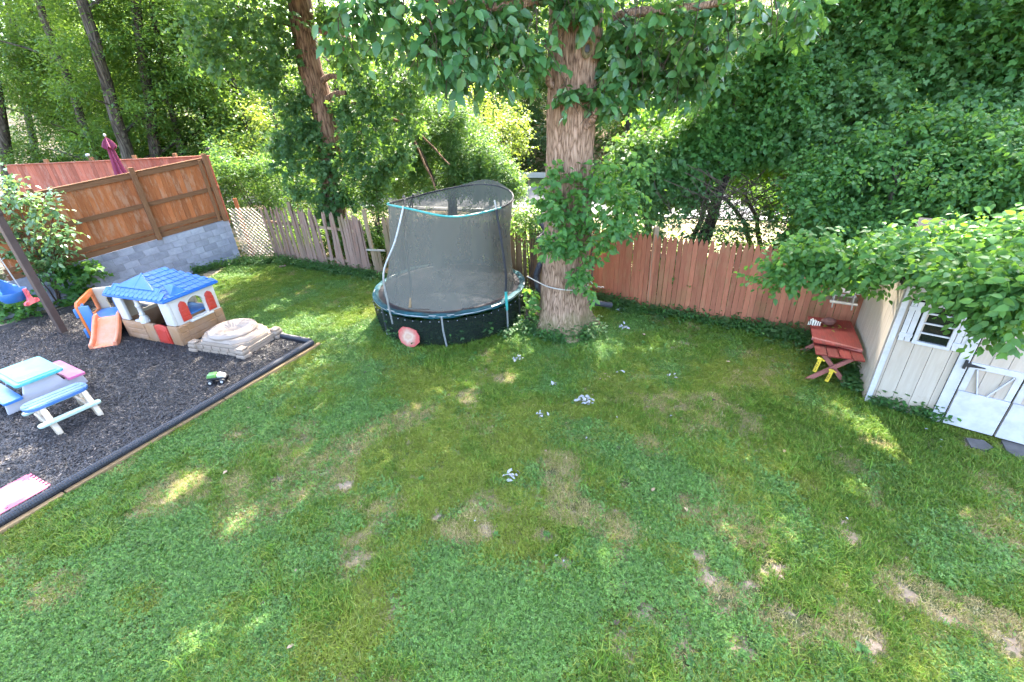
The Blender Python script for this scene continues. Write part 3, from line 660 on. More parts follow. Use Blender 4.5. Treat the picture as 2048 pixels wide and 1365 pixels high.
# moulded plank faces
for z0, z1 in ((.06, .17), (.19, .30), (.32, .43)):
    MB().box((.42, -.024, (z0+z1)/2), (.62, .02, z1-z0-.012), bev=.006).obj('plank', M['tan'], lf)
for z0, z1 in ((.04, .17), (.18, .31), (.32, .46)):
    for y0, y1 in ((.03, .20), (.22, .90), (.92, 1.10)):
        MB().box((PX+.022, (y0+y1)/2, (z0+z1)/2), (.02, y1-y0-.012, z1-z0-.012), bev=.006).obj('plank', M['tan'], lr)
# white upper walls
MB().prism([(0, .48), (.26, .48), (.26, 1.16), (0, 1.16)], .065, bev=.012).obj('corner_panel', M['white'], ph, True)
MB().prism([(1.50, .50), (PX, .50), (PX, 1.16), (1.50, 1.16)], .065, bev=.012).obj('corner_panel', M['white'], ph, True)
MB().prism([(.265, 1.06), (1.495, 1.06), (1.495, 1.16), (.265, 1.16)], .06, Matrix.Translation((0, .003, 0)), bev=.006).obj('lintel', M['white'], ph, True)
rw_ = MB().prism([(.066, .48), (PY, .48), (PY, 1.16), (.066, 1.16)], .065, Rw, holes=[tomb(.40, .80, .53, .99)], bev=.008).obj('window_wall', M['white'], ph, True)
for z in (1.02, 1.065, 1.11): MB().box((PX+.001, .57, z), (.006, 1.0, .038), bev=.002, seg=1).obj('clapboard', M['white'], rw_)
ar = MB(); ar.prism([(.36+.24-.26*math.cos(math.pi*k/14), .79+.26*math.sin(math.pi*k/14)*.9) for k in range(15)]+[(.60+.2*math.cos(math.pi*k/14), .79+.2*math.sin(math.pi*k/14)) for k in range(15)], .03, Matrix.Translation((.012, 0, 0)) @ Rw)
ar.obj('window_arch', M['white'], rw_)
MB().prism([(0.08, .48), (PX-.08, .48), (PX-.08, 1.14), (.08, 1.14)], .055, Bw, holes=[tomb(.3, .75, .55, 1.0), tomb(1.05, 1.5, .55, 1.0)]).obj('back_wall', M['beige'], ph, True)
MB().prism([(.07, .48), (PY-.08, .48), (PY-.08, 1.14), (.07, 1.14)], .055, Lw, holes=[tomb(.35, .8, .55, 1.0)]).obj('left_wall', M['beige'], ph, True)
MB().box((PX+.035, .61, .495), (.09, .56, .05), bev=.01).obj('window_sill', M['white'], ph, True)
for y0, sg in ((.20, 1), (.84, -1)):
    o_ = [(0, 0), (.2, 0), (.2, .30), (.185, .33), (.19, .37), (.16, .42), (.10, .455), (.04, .42), (.01, .37), (.015, .33), (0, .30)]
    s_ = MB().prism([(x+y0, z+.53) for x, z in o_], .03, Matrix.Translation((.03, 0, 0)) @ Rw, bev=.008).obj('shutter', M['redp'], ph, True)
    for z in (.60, .68, .76, .84): MB().box((PX+.032, y0+.1, z), (.012, .14, .05), bev=.003, seg=1).obj('louvre', M['redp'], s_)
# column
lathe_obj('column', [(.0, .47), (.09, .47), (.10, .53), (.085, .60), (.055, .64), (.06, .68), (.045, .70), (.045, .84), (.06, .86), (.06, .90), (.045, .92), (.05, 1.02), (.075, 1.06), (0, 1.06)], 16, M['white'], ph, c=(.74, .04, 0))
MB().box((.66, .04, .50), (.36, .12, .05), bev=.015).obj('column_base', M['white'], ph, True)
dr = MB().prism([(1.07, .03), (1.47, .03), (1.47, .44), (1.40, .48), (1.27, .50), (1.14, .48), (1.07, .44)], .045, Matrix.Translation((0, -.03, 0)), bev=.012).obj('half_door', M['redp'], ph, True)
MB().prism([(1.12, .10), (1.42, .10), (1.42, .36), (1.27, .40), (1.12, .36)], .012, Matrix.Translation((0, -.04, 0)), bev=.004).obj('door_panel', M['redp'], dr)
# kitchen counter inside
MB().box((1.30, .72, .30), (.62, .55, .50), bev=.02).obj('counter', M['tan'], ph, True)
MB().box((1.30, .70, .575), (.70, .62, .05), bev=.02).obj('counter_top', M['midblue'], ph, True)
MB().tube([(1.1+.0, .66, .6), (1.1, .66, .68), (1.2, .62, .70), (1.28, .58, .65)], .018, 8).obj('tap', M['blue'], ph, True)
MB().box((.30, .92, .68), (.34, .06, .36), bev=.02).obj('wall_shelf', M['beige'], ph, True)
MB().box((.6, .6, .01), (1.1, 1.0, .02)).obj('floor', M['tan'], ph)
# hipped roof with ridge running back
e0, e1, f0, f1, ze, zr, ya, yb = -.10, PX+.10, -.11, PY+.10, 1.14, 1.53, .34, .80; xm = (e0+e1)/2-.04
rv = [(e0, f0, ze), (e1, f0, ze), (e1, f1, ze), (e0, f1, ze), (xm, ya, zr), (xm, yb, zr)]
m = MB(); v = [m.bm.verts.new(p) for p in rv]; lo_ = [m.bm.verts.new((p[0], p[1], ze-.055)) for p in rv[:4]]
for f in ((0, 1, 4), (1, 2, 5, 4), (2, 3, 5), (3, 0, 4, 5)): m.bm.faces.new([v[i] for i in f])
for k in range(4): m.bm.faces.new((v[k], v[(k+1) % 4], lo_[(k+1) % 4], lo_[k]))
m.bm.faces.new(lo_)
bmesh.ops.bevel(m.bm, geom=m.bm.edges[:], offset=.014, segments=2, affect='EDGES')
rf = m.obj('roof', M['roofblue'], ph, True)
# shingles on the right slope and on the front hip
def slope_shingles(A, B, Cc, D, rows, pw):
    A, B, Cc, D = map(Vector, (A, B, Cc, D)); nrm = (B-A).cross(D-A).normalized()
    if nrm.z < 0: nrm = -nrm
    me = None
    for r in range(rows):
        t0 = (r+.12)/(rows+.2); t1 = t0+1.0/rows
        l = A.lerp(D, t0); rr = B.lerp(Cc, t0); ln = (rr-l).length; k = max(2, int(round(ln/pw))); u = (rr-l).normalized(); up = nrm.cross(u)
        if up.z < 0: up = -up
        hgt_ = ((D-A).length+(Cc-B).length)/2/rows
        st = -.5 if r % 2 else 0
        for i in range(k+(1 if r % 2 else 0)):
            xa = max(.02, (i+st)*ln/k); xb = min(ln-.02, (i+1+st)*ln/k)
            if xb-xa < .03: continue
            w2 = xb-xa-.012; c = l+u*((xa+xb)/2)
            q = [(-w2/2, 0), (w2/2, 0), (w2/2, hgt_*.9), (-w2/2, hgt_*.9)]
            lo2 = [(-w2/2, hgt_*.14), (-w2/2+.02, 0), (w2/2-.02, 0), (w2/2, hgt_*.14), (w2/2, hgt_*.88), (-w2/2, hgt_*.88)]
            mb = MB(); top = [mb.bm.verts.new(c+u*a+up*b+nrm*(.016-.012*b/hgt_)) for a, b in lo2]; bt = [mb.bm.verts.new(c+u*a+up*b-nrm*.004) for a, b in lo2]
            mb.bm.faces.new(top)
            for q_ in range(6): mb.bm.faces.new((top[q_], top[(q_+1) % 6], bt[(q_+1) % 6], bt[q_]))
            mb.obj('shingle', M['roofblue'], rf)
slope_shingles(rv[1], rv[2], rv[5], rv[4], 7, .145)
slope_shingles(rv[0], rv[1], Vector(rv[0]).lerp(Vector(rv[4]), .36).lerp(Vector(rv[1]).lerp(Vector(rv[4]), .36), 1), Vector(rv[0]).lerp(Vector(rv[4]), .36), 2, .15)
m = MB()    # front gable cap with middle rib, and small dormer on the right slope
ap = Vector(rv[4]); fm = (Vector(rv[0])+Vector(rv[1]))/2
m.beam(ap+Vector((0, -.01, .015)), ap.lerp(fm, .62)+Vector((0, -.01, .02)), .05, .03, .006).obj('rib', M['roofblue'], rf, True)
cl = [ap.lerp(Vector(rv[0]), .62), ap.lerp(Vector(rv[1]), .62)]
MB().poly([ap+Vector((0, -.03, .01)), cl[0]+Vector((0, -.03, .02)), cl[1]+Vector((0, -.03, .02))]).poly([ap+Vector((0, 0, 0)), cl[0]+Vector((0, 0.02, 0)), cl[0]+Vector((0, -.03, .02)), ap+Vector((0, -.03, .01))]).poly([ap, ap+Vector((0, -.03, .01)), cl[1]+Vector((0, -.03, .02)), cl[1]+Vector((0, .02, 0))]).obj('gable_cap', M['roofblue'], rf)
d0 = Vector((e1-.24, .28, ze+.12)); m = MB()
m.poly([(e1-.05, .12, ze+.03), (e1-.05, .50, ze+.03), (e1-.13, .31, ze+.20)]); m.poly([(e1-.05, .12, ze+.03), (e1-.13, .31, ze+.20), (e1-.45, .31, ze+.20)]); m.poly([(e1-.05, .50, ze+.03), (e1-.45, .31, ze+.20), (e1-.13, .31, ze+.20)])
m.obj('dormer', M['roofblue'], rf)

# ================================================================= SANDBOX
sb = thing('sandbox', 'tan stone-look plastic sandbox with round pleated lid', 'sandbox', (-6.13, 9.14, .05), math.atan2(-.33, .94))
hx, hy = .70, .50
MB().box((0, 0, .10), (2*hx-.06, 2*hy-.06, .20), bev=.015).obj('base', M['sand'], sb, True)
bk = MB().box((0, 0, 0), (.22, .03, .085), bev=.008).mesh('stone_block', M['sand'])
for row in range(2):
    for side in range(4):
        ax = (hx, hy)[side % 2]; n_ = int(2*ax/.235)
        for i in range(n_):
            t = -ax+.12+(i+.5*(row % 2)*.6)*(2*ax-.2)/n_; dd = ((0, -hy), (hx, 0), (0, hy), (-hx, 0))[side]
            p = (t, dd[1], 0) if side % 2 == 0 else (dd[0], t, 0)
            link('stone_block', bk, sb, (p[0], p[1], .05+row*.092), 0 if side % 2 == 0 else math.pi/2)
for sx in (-1, 1):
    for sy in (-1, 1):
        for z, s_ in ((.055, .23), (.155, .205), (.225, .18)):
            MB().box((sx*(hx-.03), sy*(hy-.03), z), (s_, s_, .095 if z < .2 else .05), math.pi/4*0, bev=.028).obj('corner_stone', M['sand'], sb, True)
oc = lambda r, c: [(-r+c, -r*.72), (r-c, -r*.72), (r, -r*.72+c), (r, r*.72-c), (r-c, r*.72), (-r+c, r*.72), (-r, r*.72-c), (-r, -r*.72+c)]
def octo(r0, r1, z0, z1, c=.24):
    m = MB(); a = [m.bm.verts.new((x, y, z0)) for x, y in oc(r0, c)]; b = [m.bm.verts.new((x, y, z1)) for x, y in oc(r1, c*.95)]
    m.bm.faces.new(b); m.bm.faces.new(a[::-1])
    for k in range(8): m.bm.faces.new((a[k], a[(k+1) % 8], b[(k+1) % 8], b[k]))
    bmesh.ops.bevel(m.bm, geom=m.bm.edges[:], offset=.012, segments=2, affect='EDGES'); return m
octo(.68, .67, .195, .26).obj('rim_step', M['sand'], sb, True)
octo(.645, .60, .262, .34).obj('lid_plate', M['sandlid'], sb, True)
def pleat(t, r): return (.011*math.cos(2*math.pi*t*22)*max(0, min(1, (r-.13)/.12))*(1 if r < .40 else 0))
lathe_obj('lid_ring', [(.475, .33), (.49, .37), (.47, .415), (.42, .44), (.36, .435), (.29, .42), (.22, .40), (.17, .385), (.155, .365), (.08, .36), (0.001, .36)], 132, M['sandlid'], sb, fn=pleat)
for k in range(22):
    a = 2*math.pi*(k+.5)/22
    MB().box((math.cos(a)*.52, math.sin(a)*.52*.9, .345), (.05, .012, .012), a, bev=.003, seg=1).obj('rib', M['sandlid'], sb) if abs(math.sin(a)*.52) < .43 else None

# ================================================================= PICNIC TABLES
def slab(mb, lx, ly, th, z, c=(0, 0), r=.06, bev=.012):
    pts = []
    for sx, sy, a0 in ((1, 1, 0), (-1, 1, 90), (-1, -1, 180), (1, -1, 270)):
        for k in range(6):
            a = math.radians(a0+k*18); pts.append((c[0]+sx*(lx/2-r)+r*math.cos(a), c[1]+sy*(ly/2-r)+r*math.sin(a)))
    b = bmesh.new(); f = b.faces.new([b.verts.new((x, y, z)) for x, y in pts]); rr = bmesh.ops.extrude_face_region(b, geom=[f])
    bmesh.ops.translate(b, vec=(0, 0, th), verts=[q for q in rr['geom'] if isinstance(q, bmesh.types.BMVert)])
    bmesh.ops.recalc_face_normals(b, faces=b.faces)
    ed = [e for e in b.edges if e.verts[0].co.z > z+th*.5 and e.verts[1].co.z > z+th*.5]
    bmesh.ops.bevel(b, geom=ed, offset=bev, segments=2, affect='EDGES'); mb._add(b, (0, 0, 0)); return mb
t1 = thing('picnic_table', 'turquoise plastic picnic table with pink and blue bench seats', 'picnic table', (-9.05, 7.46, .05), math.atan2(-.50, .87))
slab(MB(), 1.12, .70, .05, .47, r=.07).obj('tabletop', M['aqua'], t1, True)
slab(MB(), .98, .56, .015, .518, r=.05, bev=.006).obj('tabletop_panel', M['aqua'], t1, True)
slab(MB(), 1.12, .27, .045, .25, (0, .46), .05).obj('bench_seat', M['pink'], t1, True)['label'] = 'pink bench seat'
slab(MB(), 1.12, .27, .045, .25, (0, -.46), .05).obj('bench_seat', M['blue'], t1, True)['label'] = 'bright blue bench seat'
for sx in (-1, 1):
    o_ = [(-.60, 0), (-.40, 0), (-.34, .10), (.34, .10), (.40, 0), (.60, 0), (.56, .245), (.30, .245), (.22, .465), (-.22, .465), (-.30, .245), (-.56, .245)]
    MB().prism(o_, .07, Matrix.Translation((sx*.40+.035, 0, 0)) @ Matrix.Rotation(math.pi/2, 4, 'Z'), bev=.015).obj('leg_panel', M['lavender'], t1, True)
MB().box((0, 0, .33), (.72, .16, .10), bev=.015).obj('cross_brace', M['cream'], t1, True)
MB().box((.27, .0, .43), (.26, .40, .08), bev=.01).obj('under_bracket', M['teal'], t1, True)
t2 = thing('picnic_table', 'small blue picnic table with mint benches on cream legs', 'picnic table', (-7.74, 6.53, .05), math.atan2(.85, .53))
slab(MB(), .86, .40, .05, .46, r=.16, bev=.01).obj('tabletop', M['denim'], t2, True)
for y_ in (-.11, .0, .11): slab(MB(), .74 if y_ else .82, .10, .008, .509, (0, y_), .03, .004).obj('plank', M['denim'], t2)
for sy in (-1, 1): slab(MB(), .84, .13, .035, .245, (0, sy*.36), .05, .008).obj('bench_seat', M['mint'], t2, True)
for sx in (-1, 1):
    for sy in (-1, 1):
        MB().prism([(.10, .46), (.20, .46), (.33, .245), (.42, .12), (.44, 0), (.30, 0), (.24, .16)], .08, Matrix.Translation((sx*.28+.04, 0, 0)) @ Matrix.Rotation(math.pi/2*sy, 4, 'Z') @ Matrix.Translation((0, -.04 if sy > 0 else -.04, 0)), bev=.014).obj('leg', M['cream'], t2, True)
    MB().box((sx*.28, 0, .40), (.07, .34, .09), bev=.012).obj('apron', M['cream'], t2, True)
    MB().box((sx*.28, 0, .225), (.06, .56, .05), bev=.012).obj('seat_bar', M['cream'], t2, True)

# ================================================================= TOY TRUCK, MAT
g_ = gnd(440, 770); tk = thing('toy_truck', 'green and white toy monster truck on the mulch near the pipe', 'toy truck', (g_[0], g_[1], .065), math.radians(8))
M['truckgreen'] = plastic('truck_green', (.16, .40, .09), .1, .3)
MB().prism([(-.16, .07), (.17, .07), (.17, .11), (.13, .13), (-.16, .13)], .12, Matrix.Translation((0, -.06, 0)), bev=.008).obj('body', M['iron'], tk, True)
MB().prism([(-.16, .13), (.02, .13), (.0, .20), (-.13, .20)], .13, Matrix.Translation((0, -.065, 0)), bev=.01).obj('cab', M['truckgreen'], tk, True)
MB().prism([(.03, .13), (.16, .12), (.15, .155), (.06, .19), (.03, .19)], .125, Matrix.Translation((0, -.0625, 0)), bev=.01).obj('bonnet', M['white'], tk, True)
MB().box((.055, 0, .165), (.03, .10, .03), bev=.005).obj('windscreen', M['glass_dark'], tk)
for sx in (-.10, .11):
    for sy in (-1, 1):
        wm = MB().lathe([(0, -.03), (.04, -.03), (.055, -.02), (.055, .02), (.04, .03), (0, .03)], 16); bmesh.ops.rotate(wm.bm, verts=wm.bm.verts, cent=(0, 0, 0), matrix=Matrix.Rotation(math.pi/2, 3, 'X')); bmesh.ops.translate(wm.bm, verts=wm.bm.verts, vec=(sx, sy*.085, .055))
        wh = wm.obj('wheel', M['iron'], tk, True)
        hm = MB().lathe([(0, -.034), (.025, -.034), (.025, .034), (0, .034)], 12); bmesh.ops.rotate(hm.bm, verts=hm.bm.verts, cent=(0, 0, 0), matrix=Matrix.Rotation(math.pi/2, 3, 'X')); bmesh.ops.translate(hm.bm, verts=hm.bm.verts, vec=(sx, sy*.085, .055)); hm.obj('hub', M['white'], wh, True)
mt_ = gnd(106, 985); tc_ = Vector((-.447, -.894, 0))
out = [(0, 0)]
L1, L2 = .62, 2.0
for k in range(7): y0 = k*L1/7; out += [(0, y0+.02), (-.035, y0+.015), (-.04, y0+.065), (0, y0+.06)] if k < 7 else []
pts = [(-x, y) for x, y in out]+[(0, L1), (-L2, L1), (-L2, 0)]
m = MB(); f = m.bm.faces.new([m.bm.verts.new((x, y, 0)) for x, y in pts]); r_ = bmesh.ops.extrude_face_region(m.bm, geom=[f]); bmesh.ops.translate(m.bm, vec=(0, 0, .018), verts=[q for q in r_['geom'] if isinstance(q, bmesh.types.BMVert)])
ma = m.obj('foam_mat', M['mat_pink']); ma.location = (-6.63, 4.86, .075); ma.rotation_euler = (0, 0, math.atan2(.894, .447)); tag(ma, 'pink foam puzzle mat lying on the mulch against the pipe', 'foam mat')

# ================================================================= TRAMPOLINE
TC = Vector((-1.42, 10.32, 0)); TR = 1.78
tp = thing('trampoline', 'round trampoline with sagging black safety net, teal pad and black skirt', 'trampoline', tuple(TC))
def pol(a, r, z): a = math.radians(a); return Vector((r*math.cos(a), r*math.sin(a), z))
def ring(r, z, n=72): return [pol(360*k/n, r, z) for k in range(n+1)]
MB().tube(ring(TR, .74), .024, 8, False).obj('frame_ring', M['steel'], tp, True)
def wavy(t, r): return .012*math.sin(t*2*math.pi*9)+.008*math.sin(t*2*math.pi*23)
lathe_obj('spring_pad', [(TR+.012, .70), (TR+.025, .765), (TR-.03, .78), (TR-.08, .775), (TR-.11, .76)], 96, M['padteal'], tp, fn=wavy)
lathe_obj('jump_mat', [(TR-.10, .752), (1.2, .725), (.7, .70), (.001, .69)], 64, M['trampmat'], tp)
for k in (0, 1, 2, 3, 5):
    a = 30+k*60+8
    MB().tube([pol(a, TR-.01, .73), pol(a, TR-.02, .02)], .021, 8).obj('leg', M['steel'], tp, True)
    b_ = a+20
MB().tube([pol(270, TR+.015, .73), pol(270, TR+.02, .4), pol(271, TR+.02, .03)], .022, 8).obj('leg', M['steel'], tp, True)
RO_ = Vector((.22, .04, 0))
def topz(a): return 2.74+.09*math.cos(math.radians(2*(a-52)))+(.12*math.exp(-((a-52)/28)**2))-.10*math.exp(-((a-275)/26)**2)
def topr(a): return 1.36+.03*math.cos(math.radians(3*a))
m = MB(); n = 96; rows = 14; rings = []
for j in range(rows+1):
    t = j/rows; rg = []
    for k in range(n):
        a = 360*k/n; r = (TR-.22)*(1-t)+topr(a)*t-.10*math.sin(math.pi*t)+.02*math.sin(math.radians(a*7)+t*3)*math.sin(math.pi*t)
        z = .76*(1-t)+topz(a)*t; rg.append(m.bm.verts.new(pol(a, r, z)+RO_*t))
    rings.append(rg)
for a, b in zip(rings, rings[1:]):
    for k in range(n): m.bm.faces.new((a[k], a[(k+1) % n], b[(k+1) % n], b[k]))
m.obj('safety_net', M['net'], tp, True)
# hem: teal on the camera side, black behind
for nm, a0, a1, mt2 in (('net_hem', 185, 325, M['teal']), ('net_hem', 325, 545, M['foam_black'])):
    MB().tube([pol(a, topr(a)+.004, topz(a))+RO_ for a in np.linspace(a0, a1, 40)], .021, 8).obj(nm, mt2, tp, True)
def pole(pts, segs, r=.021):
    P_, rr = limb(pts, r, r, wob=0)
    return MB().tube(P_, r, 8)
A1, A2 = 231, 318
pole([pol(A1, TR+.02, .45), pol(A1, TR+.04, .95), pol(A1, TR+.01, 1.6), pol(A1+3, 1.58, 2.2)+RO_*.5, pol(A1+4, 1.39, 2.84)+RO_], 6).obj('net_pole', M['steel'], tp, True)
pole([pol(A2, TR+.02, .95), pol(A2, TR+.06, 1.35), pol(A2, TR+.02, 1.8), pol(A2-2, 1.42, 2.66)+RO_], 6, .025).obj('net_pole', M['foam_black'], tp, True)
MB().tube([pol(A2, TR+.03, .55), pol(A2, TR+.03, .98)], .031, 8).obj('pole_sleeve', M['teal'], tp, True)
MB().tube([pol(A2-2, 1.425, 2.62)+RO_, pol(A2-2, 1.39, 2.84)+RO_], .021, 8).obj('pole_tip', M['steel'], tp, True)
MB().tube([pol(A2, TR+.03, .55), pol(A2, TR+.03, .03)], .022, 8).obj('pole_foot', M['steel'], tp, True)
pole([pol(243, TR-.25, .80), pol(240, TR-.45, 1.3), pol(222, 1.0, 2.0), pol(150, 1.3, 2.74)+RO_], 6).obj('net_pole', M['foam_black'], tp, True)['label'] = 'bent dark pole slumped inside the net'
MB().tube([pol(243, TR-.22, .80), pol(241.5, TR-.40, 1.12)], .03, 8).obj('tape_wrap', M['timber'], tp, True)
pole([pol(40, TR, .45), pol(40, TR+.05, 1.4), pol(40, 1.38, 2.92)+RO_], 6).obj('net_pole', M['foam_black'], tp, True)
pole([pol(135, TR, .45), pol(135, TR+.05, 1.4), pol(135, 1.38, 2.72)+RO_], 6).obj('net_pole', M['foam_black'], tp, True)
def skw(t, r): return 0
m = MB(); n = 120; rings = []
for r, z in ((TR+.022, .66), (TR+.03, .5), (TR+.02, .25), (TR-.03, .03)):
    rings.append([m.bm.verts.new(pol(360*k/n, r+.016*math.sin(k*.55)*(1-z)+.01*math.sin(k*1.7), z+.015*math.sin(k*.8)*(z > .6))) for k in range(n)])
for a, b in zip(rings, rings[1:]):
    for k in range(n): m.bm.faces.new((a[k], a[(k+1) % n], b[(k+1) % n], b[k]))
m.obj('skirt', M['skirt'], tp, True)
for k in range(26):
    a = 190+k*6.0; MB().box(tuple(pol(a, TR+.035, .63)), (.02, .02, .02), bev=.004, seg=1).obj('grommet', M['steel'], tp)
ds = thing('printed_disc', 'faded red and tan printed disc leaning on the black trampoline skirt', 'disc', tuple(TC+pol(246, TR+.075, .27)))
m = MB(); ring_ = []
for k in range(10):
    a = 2*math.pi*k/10+.2; ring_.append((.27*math.cos(a)*(1+.07*math.sin(k*2.3)), .23*math.sin(a)*(1+.09*math.cos(k*1.7))))
f = m.bm.faces.new([m.bm.verts.new((x, y, 0)) for x, y in ring_]); r_ = bmesh.ops.extrude_face_region(m.bm, geom=[f]); bmesh.ops.translate(m.bm, vec=(0, 0, .02), verts=[q for q in r_['geom'] if isinstance(q, bmesh.types.BMVert)])
do = m.obj('disc_face', M['patch'], ds); do.rotation_euler = (math.radians(83), 0, math.radians(246+90))
# debris on the mat's front edge
dl = thing('dead_vine', 'dry vine scrap with leaves lying on the trampoline front edge', 'vine', tuple(TC+pol(252, TR-.14, .79)))
MB().tube([(-.18, .02, .02), (-.05, 0, .03), (.1, .02, .015), (.24, -.02, .03)], .008, 6).obj('stem', M['twig'], dl)

# ================================================================= SHED
SO = Vector((5.66, 5.93, 0)); Sd = Vector((.765, -.644, 0)); SR = math.atan2(Sd.y, Sd.x)
sh = thing('shed', 'pale beige garden shed with white door, window and corner trim', 'shed', tuple(SO), SR)
SWd, SDp, SE = 2.35, 1.75, 2.08
wl = MB()
MB().prism([(0.02, 0), (SWd, 0), (SWd, SE), (.02, SE)], .04, Matrix.Translation((0, .03, 0))).obj('wall_core', M['glass_dark'], sh)
pk = MB().box((0, 0, SE/2), (.196, .02, SE), bev=.003, seg=1).mesh('siding_plank', M['siding'])
def plank(x0, x1, z0, z1, y=0, mat=None, nm='siding_plank', th=.02, par=None):
    return MB().box(((x0+x1)/2, y, (z0+z1)/2), (x1-x0, th, z1-z0), bev=.003, seg=1).obj(nm, mat or M['siding'], par or sh)
xs_ = [.10, .31, .52, .70, .80]
plank(.065, .098, .02, SE, .015)
for a, b in ((.102, .306), (.31, .513), (.517, .72), (.724, .80)):
    if b < .27: plank(a, b, .02, SE, .015)
    else:
        plank(a, b, .02, 1.19, .015); plank(a, b, 1.83, SE, .015)
plank(.102, .285, 1.19, 1.83, .0155) if False else None
plank(.31, .33, 1.19, 1.83, .015); plank(.68, .80, 1.19, 1.83, .015)
MB().box((.03, .0, SE/2), (.07, .06, SE), bev=.004).obj('corner_trim', M['white_paint'], sh)
# gable side wall running back
gw = MB().prism([(0.06, 0), (SDp, 0), (SDp, SE), (SDp/2, SE+.55), (.06, SE+.02)], .03, Matrix.Translation((0.03, 0, 0)) @ Matrix.Rotation(math.pi/2, 4, 'Z')).obj('gable_wall', M['siding'], sh); gw.rotation_euler = (0, 0, math.radians(13))
y = .06; k = 0
while y < SDp-.05:
    zt = SE+.55*min(1, min(y, SDp-y)/(SDp/2))
    MB().box((-.006, y+.1, zt/2), (.014, .194, zt-.02), bev=.003, seg=1).obj('siding_plank', M['siding'], gw); y += .2
# roof
def roofslab(y0, z0, y1, z1, nm):
    m = MB(); m.beam((SWd/2, y0, z0), (SWd/2, y1, z1), SWd+.24, .05, .004, up=(0, 0, 1)); return m.obj(nm, M['roof_dark'], sh)
roofslab(-.16, SE+.02, SDp/2, SE+.68, 'roof_slope'); roofslab(SDp+.16, SE+.02, SDp/2, SE+.68, 'roof_slope')
MB().box((SWd/2, -.15, SE+.035), (SWd+.2, .03, .11), bev=.004).obj('fascia', M['roof_dark'], sh)
MB().box((SWd/2, -.02, SE-.05), (SWd, .045, .12), bev=.004).obj('frieze_board', M['white_paint'], sh)
# window
wn_ = MB()
for c, s in (((.47, -.01, 1.205), (.42, .05, .045)), ((.47, -.01, 1.80), (.42, .05, .045)), ((.285, -.01, 1.50), (.045, .05, .546)), ((.66, -.01, 1.50), (.045, .05, .546))): wn_.box(c, s, bev=.003)
wo = wn_.obj('window', M['white_paint'], sh)
MB().box((.4725, .012, 1.5), (.33, .008, .55)).obj('pane', M['glass_dark'], wo)
for z in (1.36, 1.51, 1.66): MB().box((.4725, -.004, z), (.33, .02, .022), bev=.002, seg=1).obj('muntin', M['white_paint'], wo)
for x0 in (.10, .69):
    st = MB().box((x0+.035, -.012, 1.5), (.066, .025, .62), bev=.003).box((x0+.107, -.012, 1.5), (.066, .025, .62), bev=.003).obj('shutter', M['white_paint'], sh)
    for z in (1.29, 1.71): MB().box((x0+.07, -.032, z), (.15, .016, .055), bev=.003).obj('batten', M['white_paint'], st)
# door frame and doors
MB().box((.868, -.012, SE/2-.03), (.125, .05, SE-.1), bev=.004).obj('door_trim', M['white_paint'], sh)
def door(x0, x1):
    d = MB().box(((x0+x1)/2, -.004, 1.0), (x1-x0, .02, 1.9)).obj('door', M['siding'], sh)
    n_ = 3
    for i in range(n_):
        a = x0+(x1-x0)*i/n_; b = x0+(x1-x0)*(i+1)/n_
        MB().box(((a+b)/2, -.018, 1.0), (b-a-.006, .014, 1.88), bev=.003, seg=1).obj('door_plank', M['siding'], d)
    MB().box(((x0+x1)/2, -.045, .345), (x1-x0-.01, .04, .57), bev=.004).obj('kick_board', M['white_paint'], d)
    MB().box(((x0+x1)/2, -.036, 1.045), (x1-x0-.01, .026, .085), bev=.003).obj('door_rail', M['white_paint'], d)
    for xx in (x0+.035, x1-.04): MB().box((xx, -.034, .82), (.07, .022, .37), bev=.003).obj('stile', M['white_paint'], d)
    xc = x0+(x1-x0)*.42
    MB().beam((x0+.09, -.033, 1.0), (xc-.03, -.033, .635), .016, .07, .002, up=(0, 1, 0)).obj('brace', M['white_paint'], d)
    MB().beam((x1-.09, -.0325, 1.0), (xc+.07, -.0325, .635), .016, .07, .002, up=(0, 1, 0)).obj('brace', M['white_paint'], d)
    return d
d1 = door(.945, 1.49); door(1.505, 2.05)
MB().box((.895, -.06, 1.045), (.035, .014, .14), bev=.003).prism([(.91, 1.075), (1.10, 1.05), (1.10, 1.04), (.91, 1.015)], .01, Matrix.Translation((0, -.066, 0))).obj('hinge', M['iron'], d1)
MB().box((2.12, -.012, SE/2-.03), (.12, .05, SE-.1), bev=.004).obj('door_trim', M['white_paint'], sh)
# flagstones
for pts, lab in (([(1930, 880), (1965, 885), (1985, 900), (1970, 906), (1940, 898)], 'left dark flagstone set in the grass before the shed doors'), ([(2000, 884), (2048, 890), (2075, 925), (2040, 924), (2010, 905)], 'right dark flagstone at the picture edge before the shed doors')):
    m = MB(); q = [Vector(gnd(*p)) for p in pts]
    f = m.bm.faces.new([m.bm.verts.new((v_.x, v_.y, .005)) for v_ in q]); r_ = bmesh.ops.extrude_face_region(m.bm, geom=[f]); bmesh.ops.translate(m.bm, vec=(0, 0, .035), verts=[v_ for v_ in r_['geom'] if isinstance(v_, bmesh.types.BMVert)])
    tag(m.obj('flagstone', M['stone']), lab, 'flagstone')

# ================================================================= RED TABLE, ITEMS
ta = Vector((.44, .90, 0)).normalized(); tb = Vector((.90, -.44, 0)); tO = Vector((5.14, 6.62, 0))
rt = thing('folding_table', 'old red wooden table on crossed legs leaning by the shed', 'table', tuple(tO), math.atan2(ta.y, ta.x))
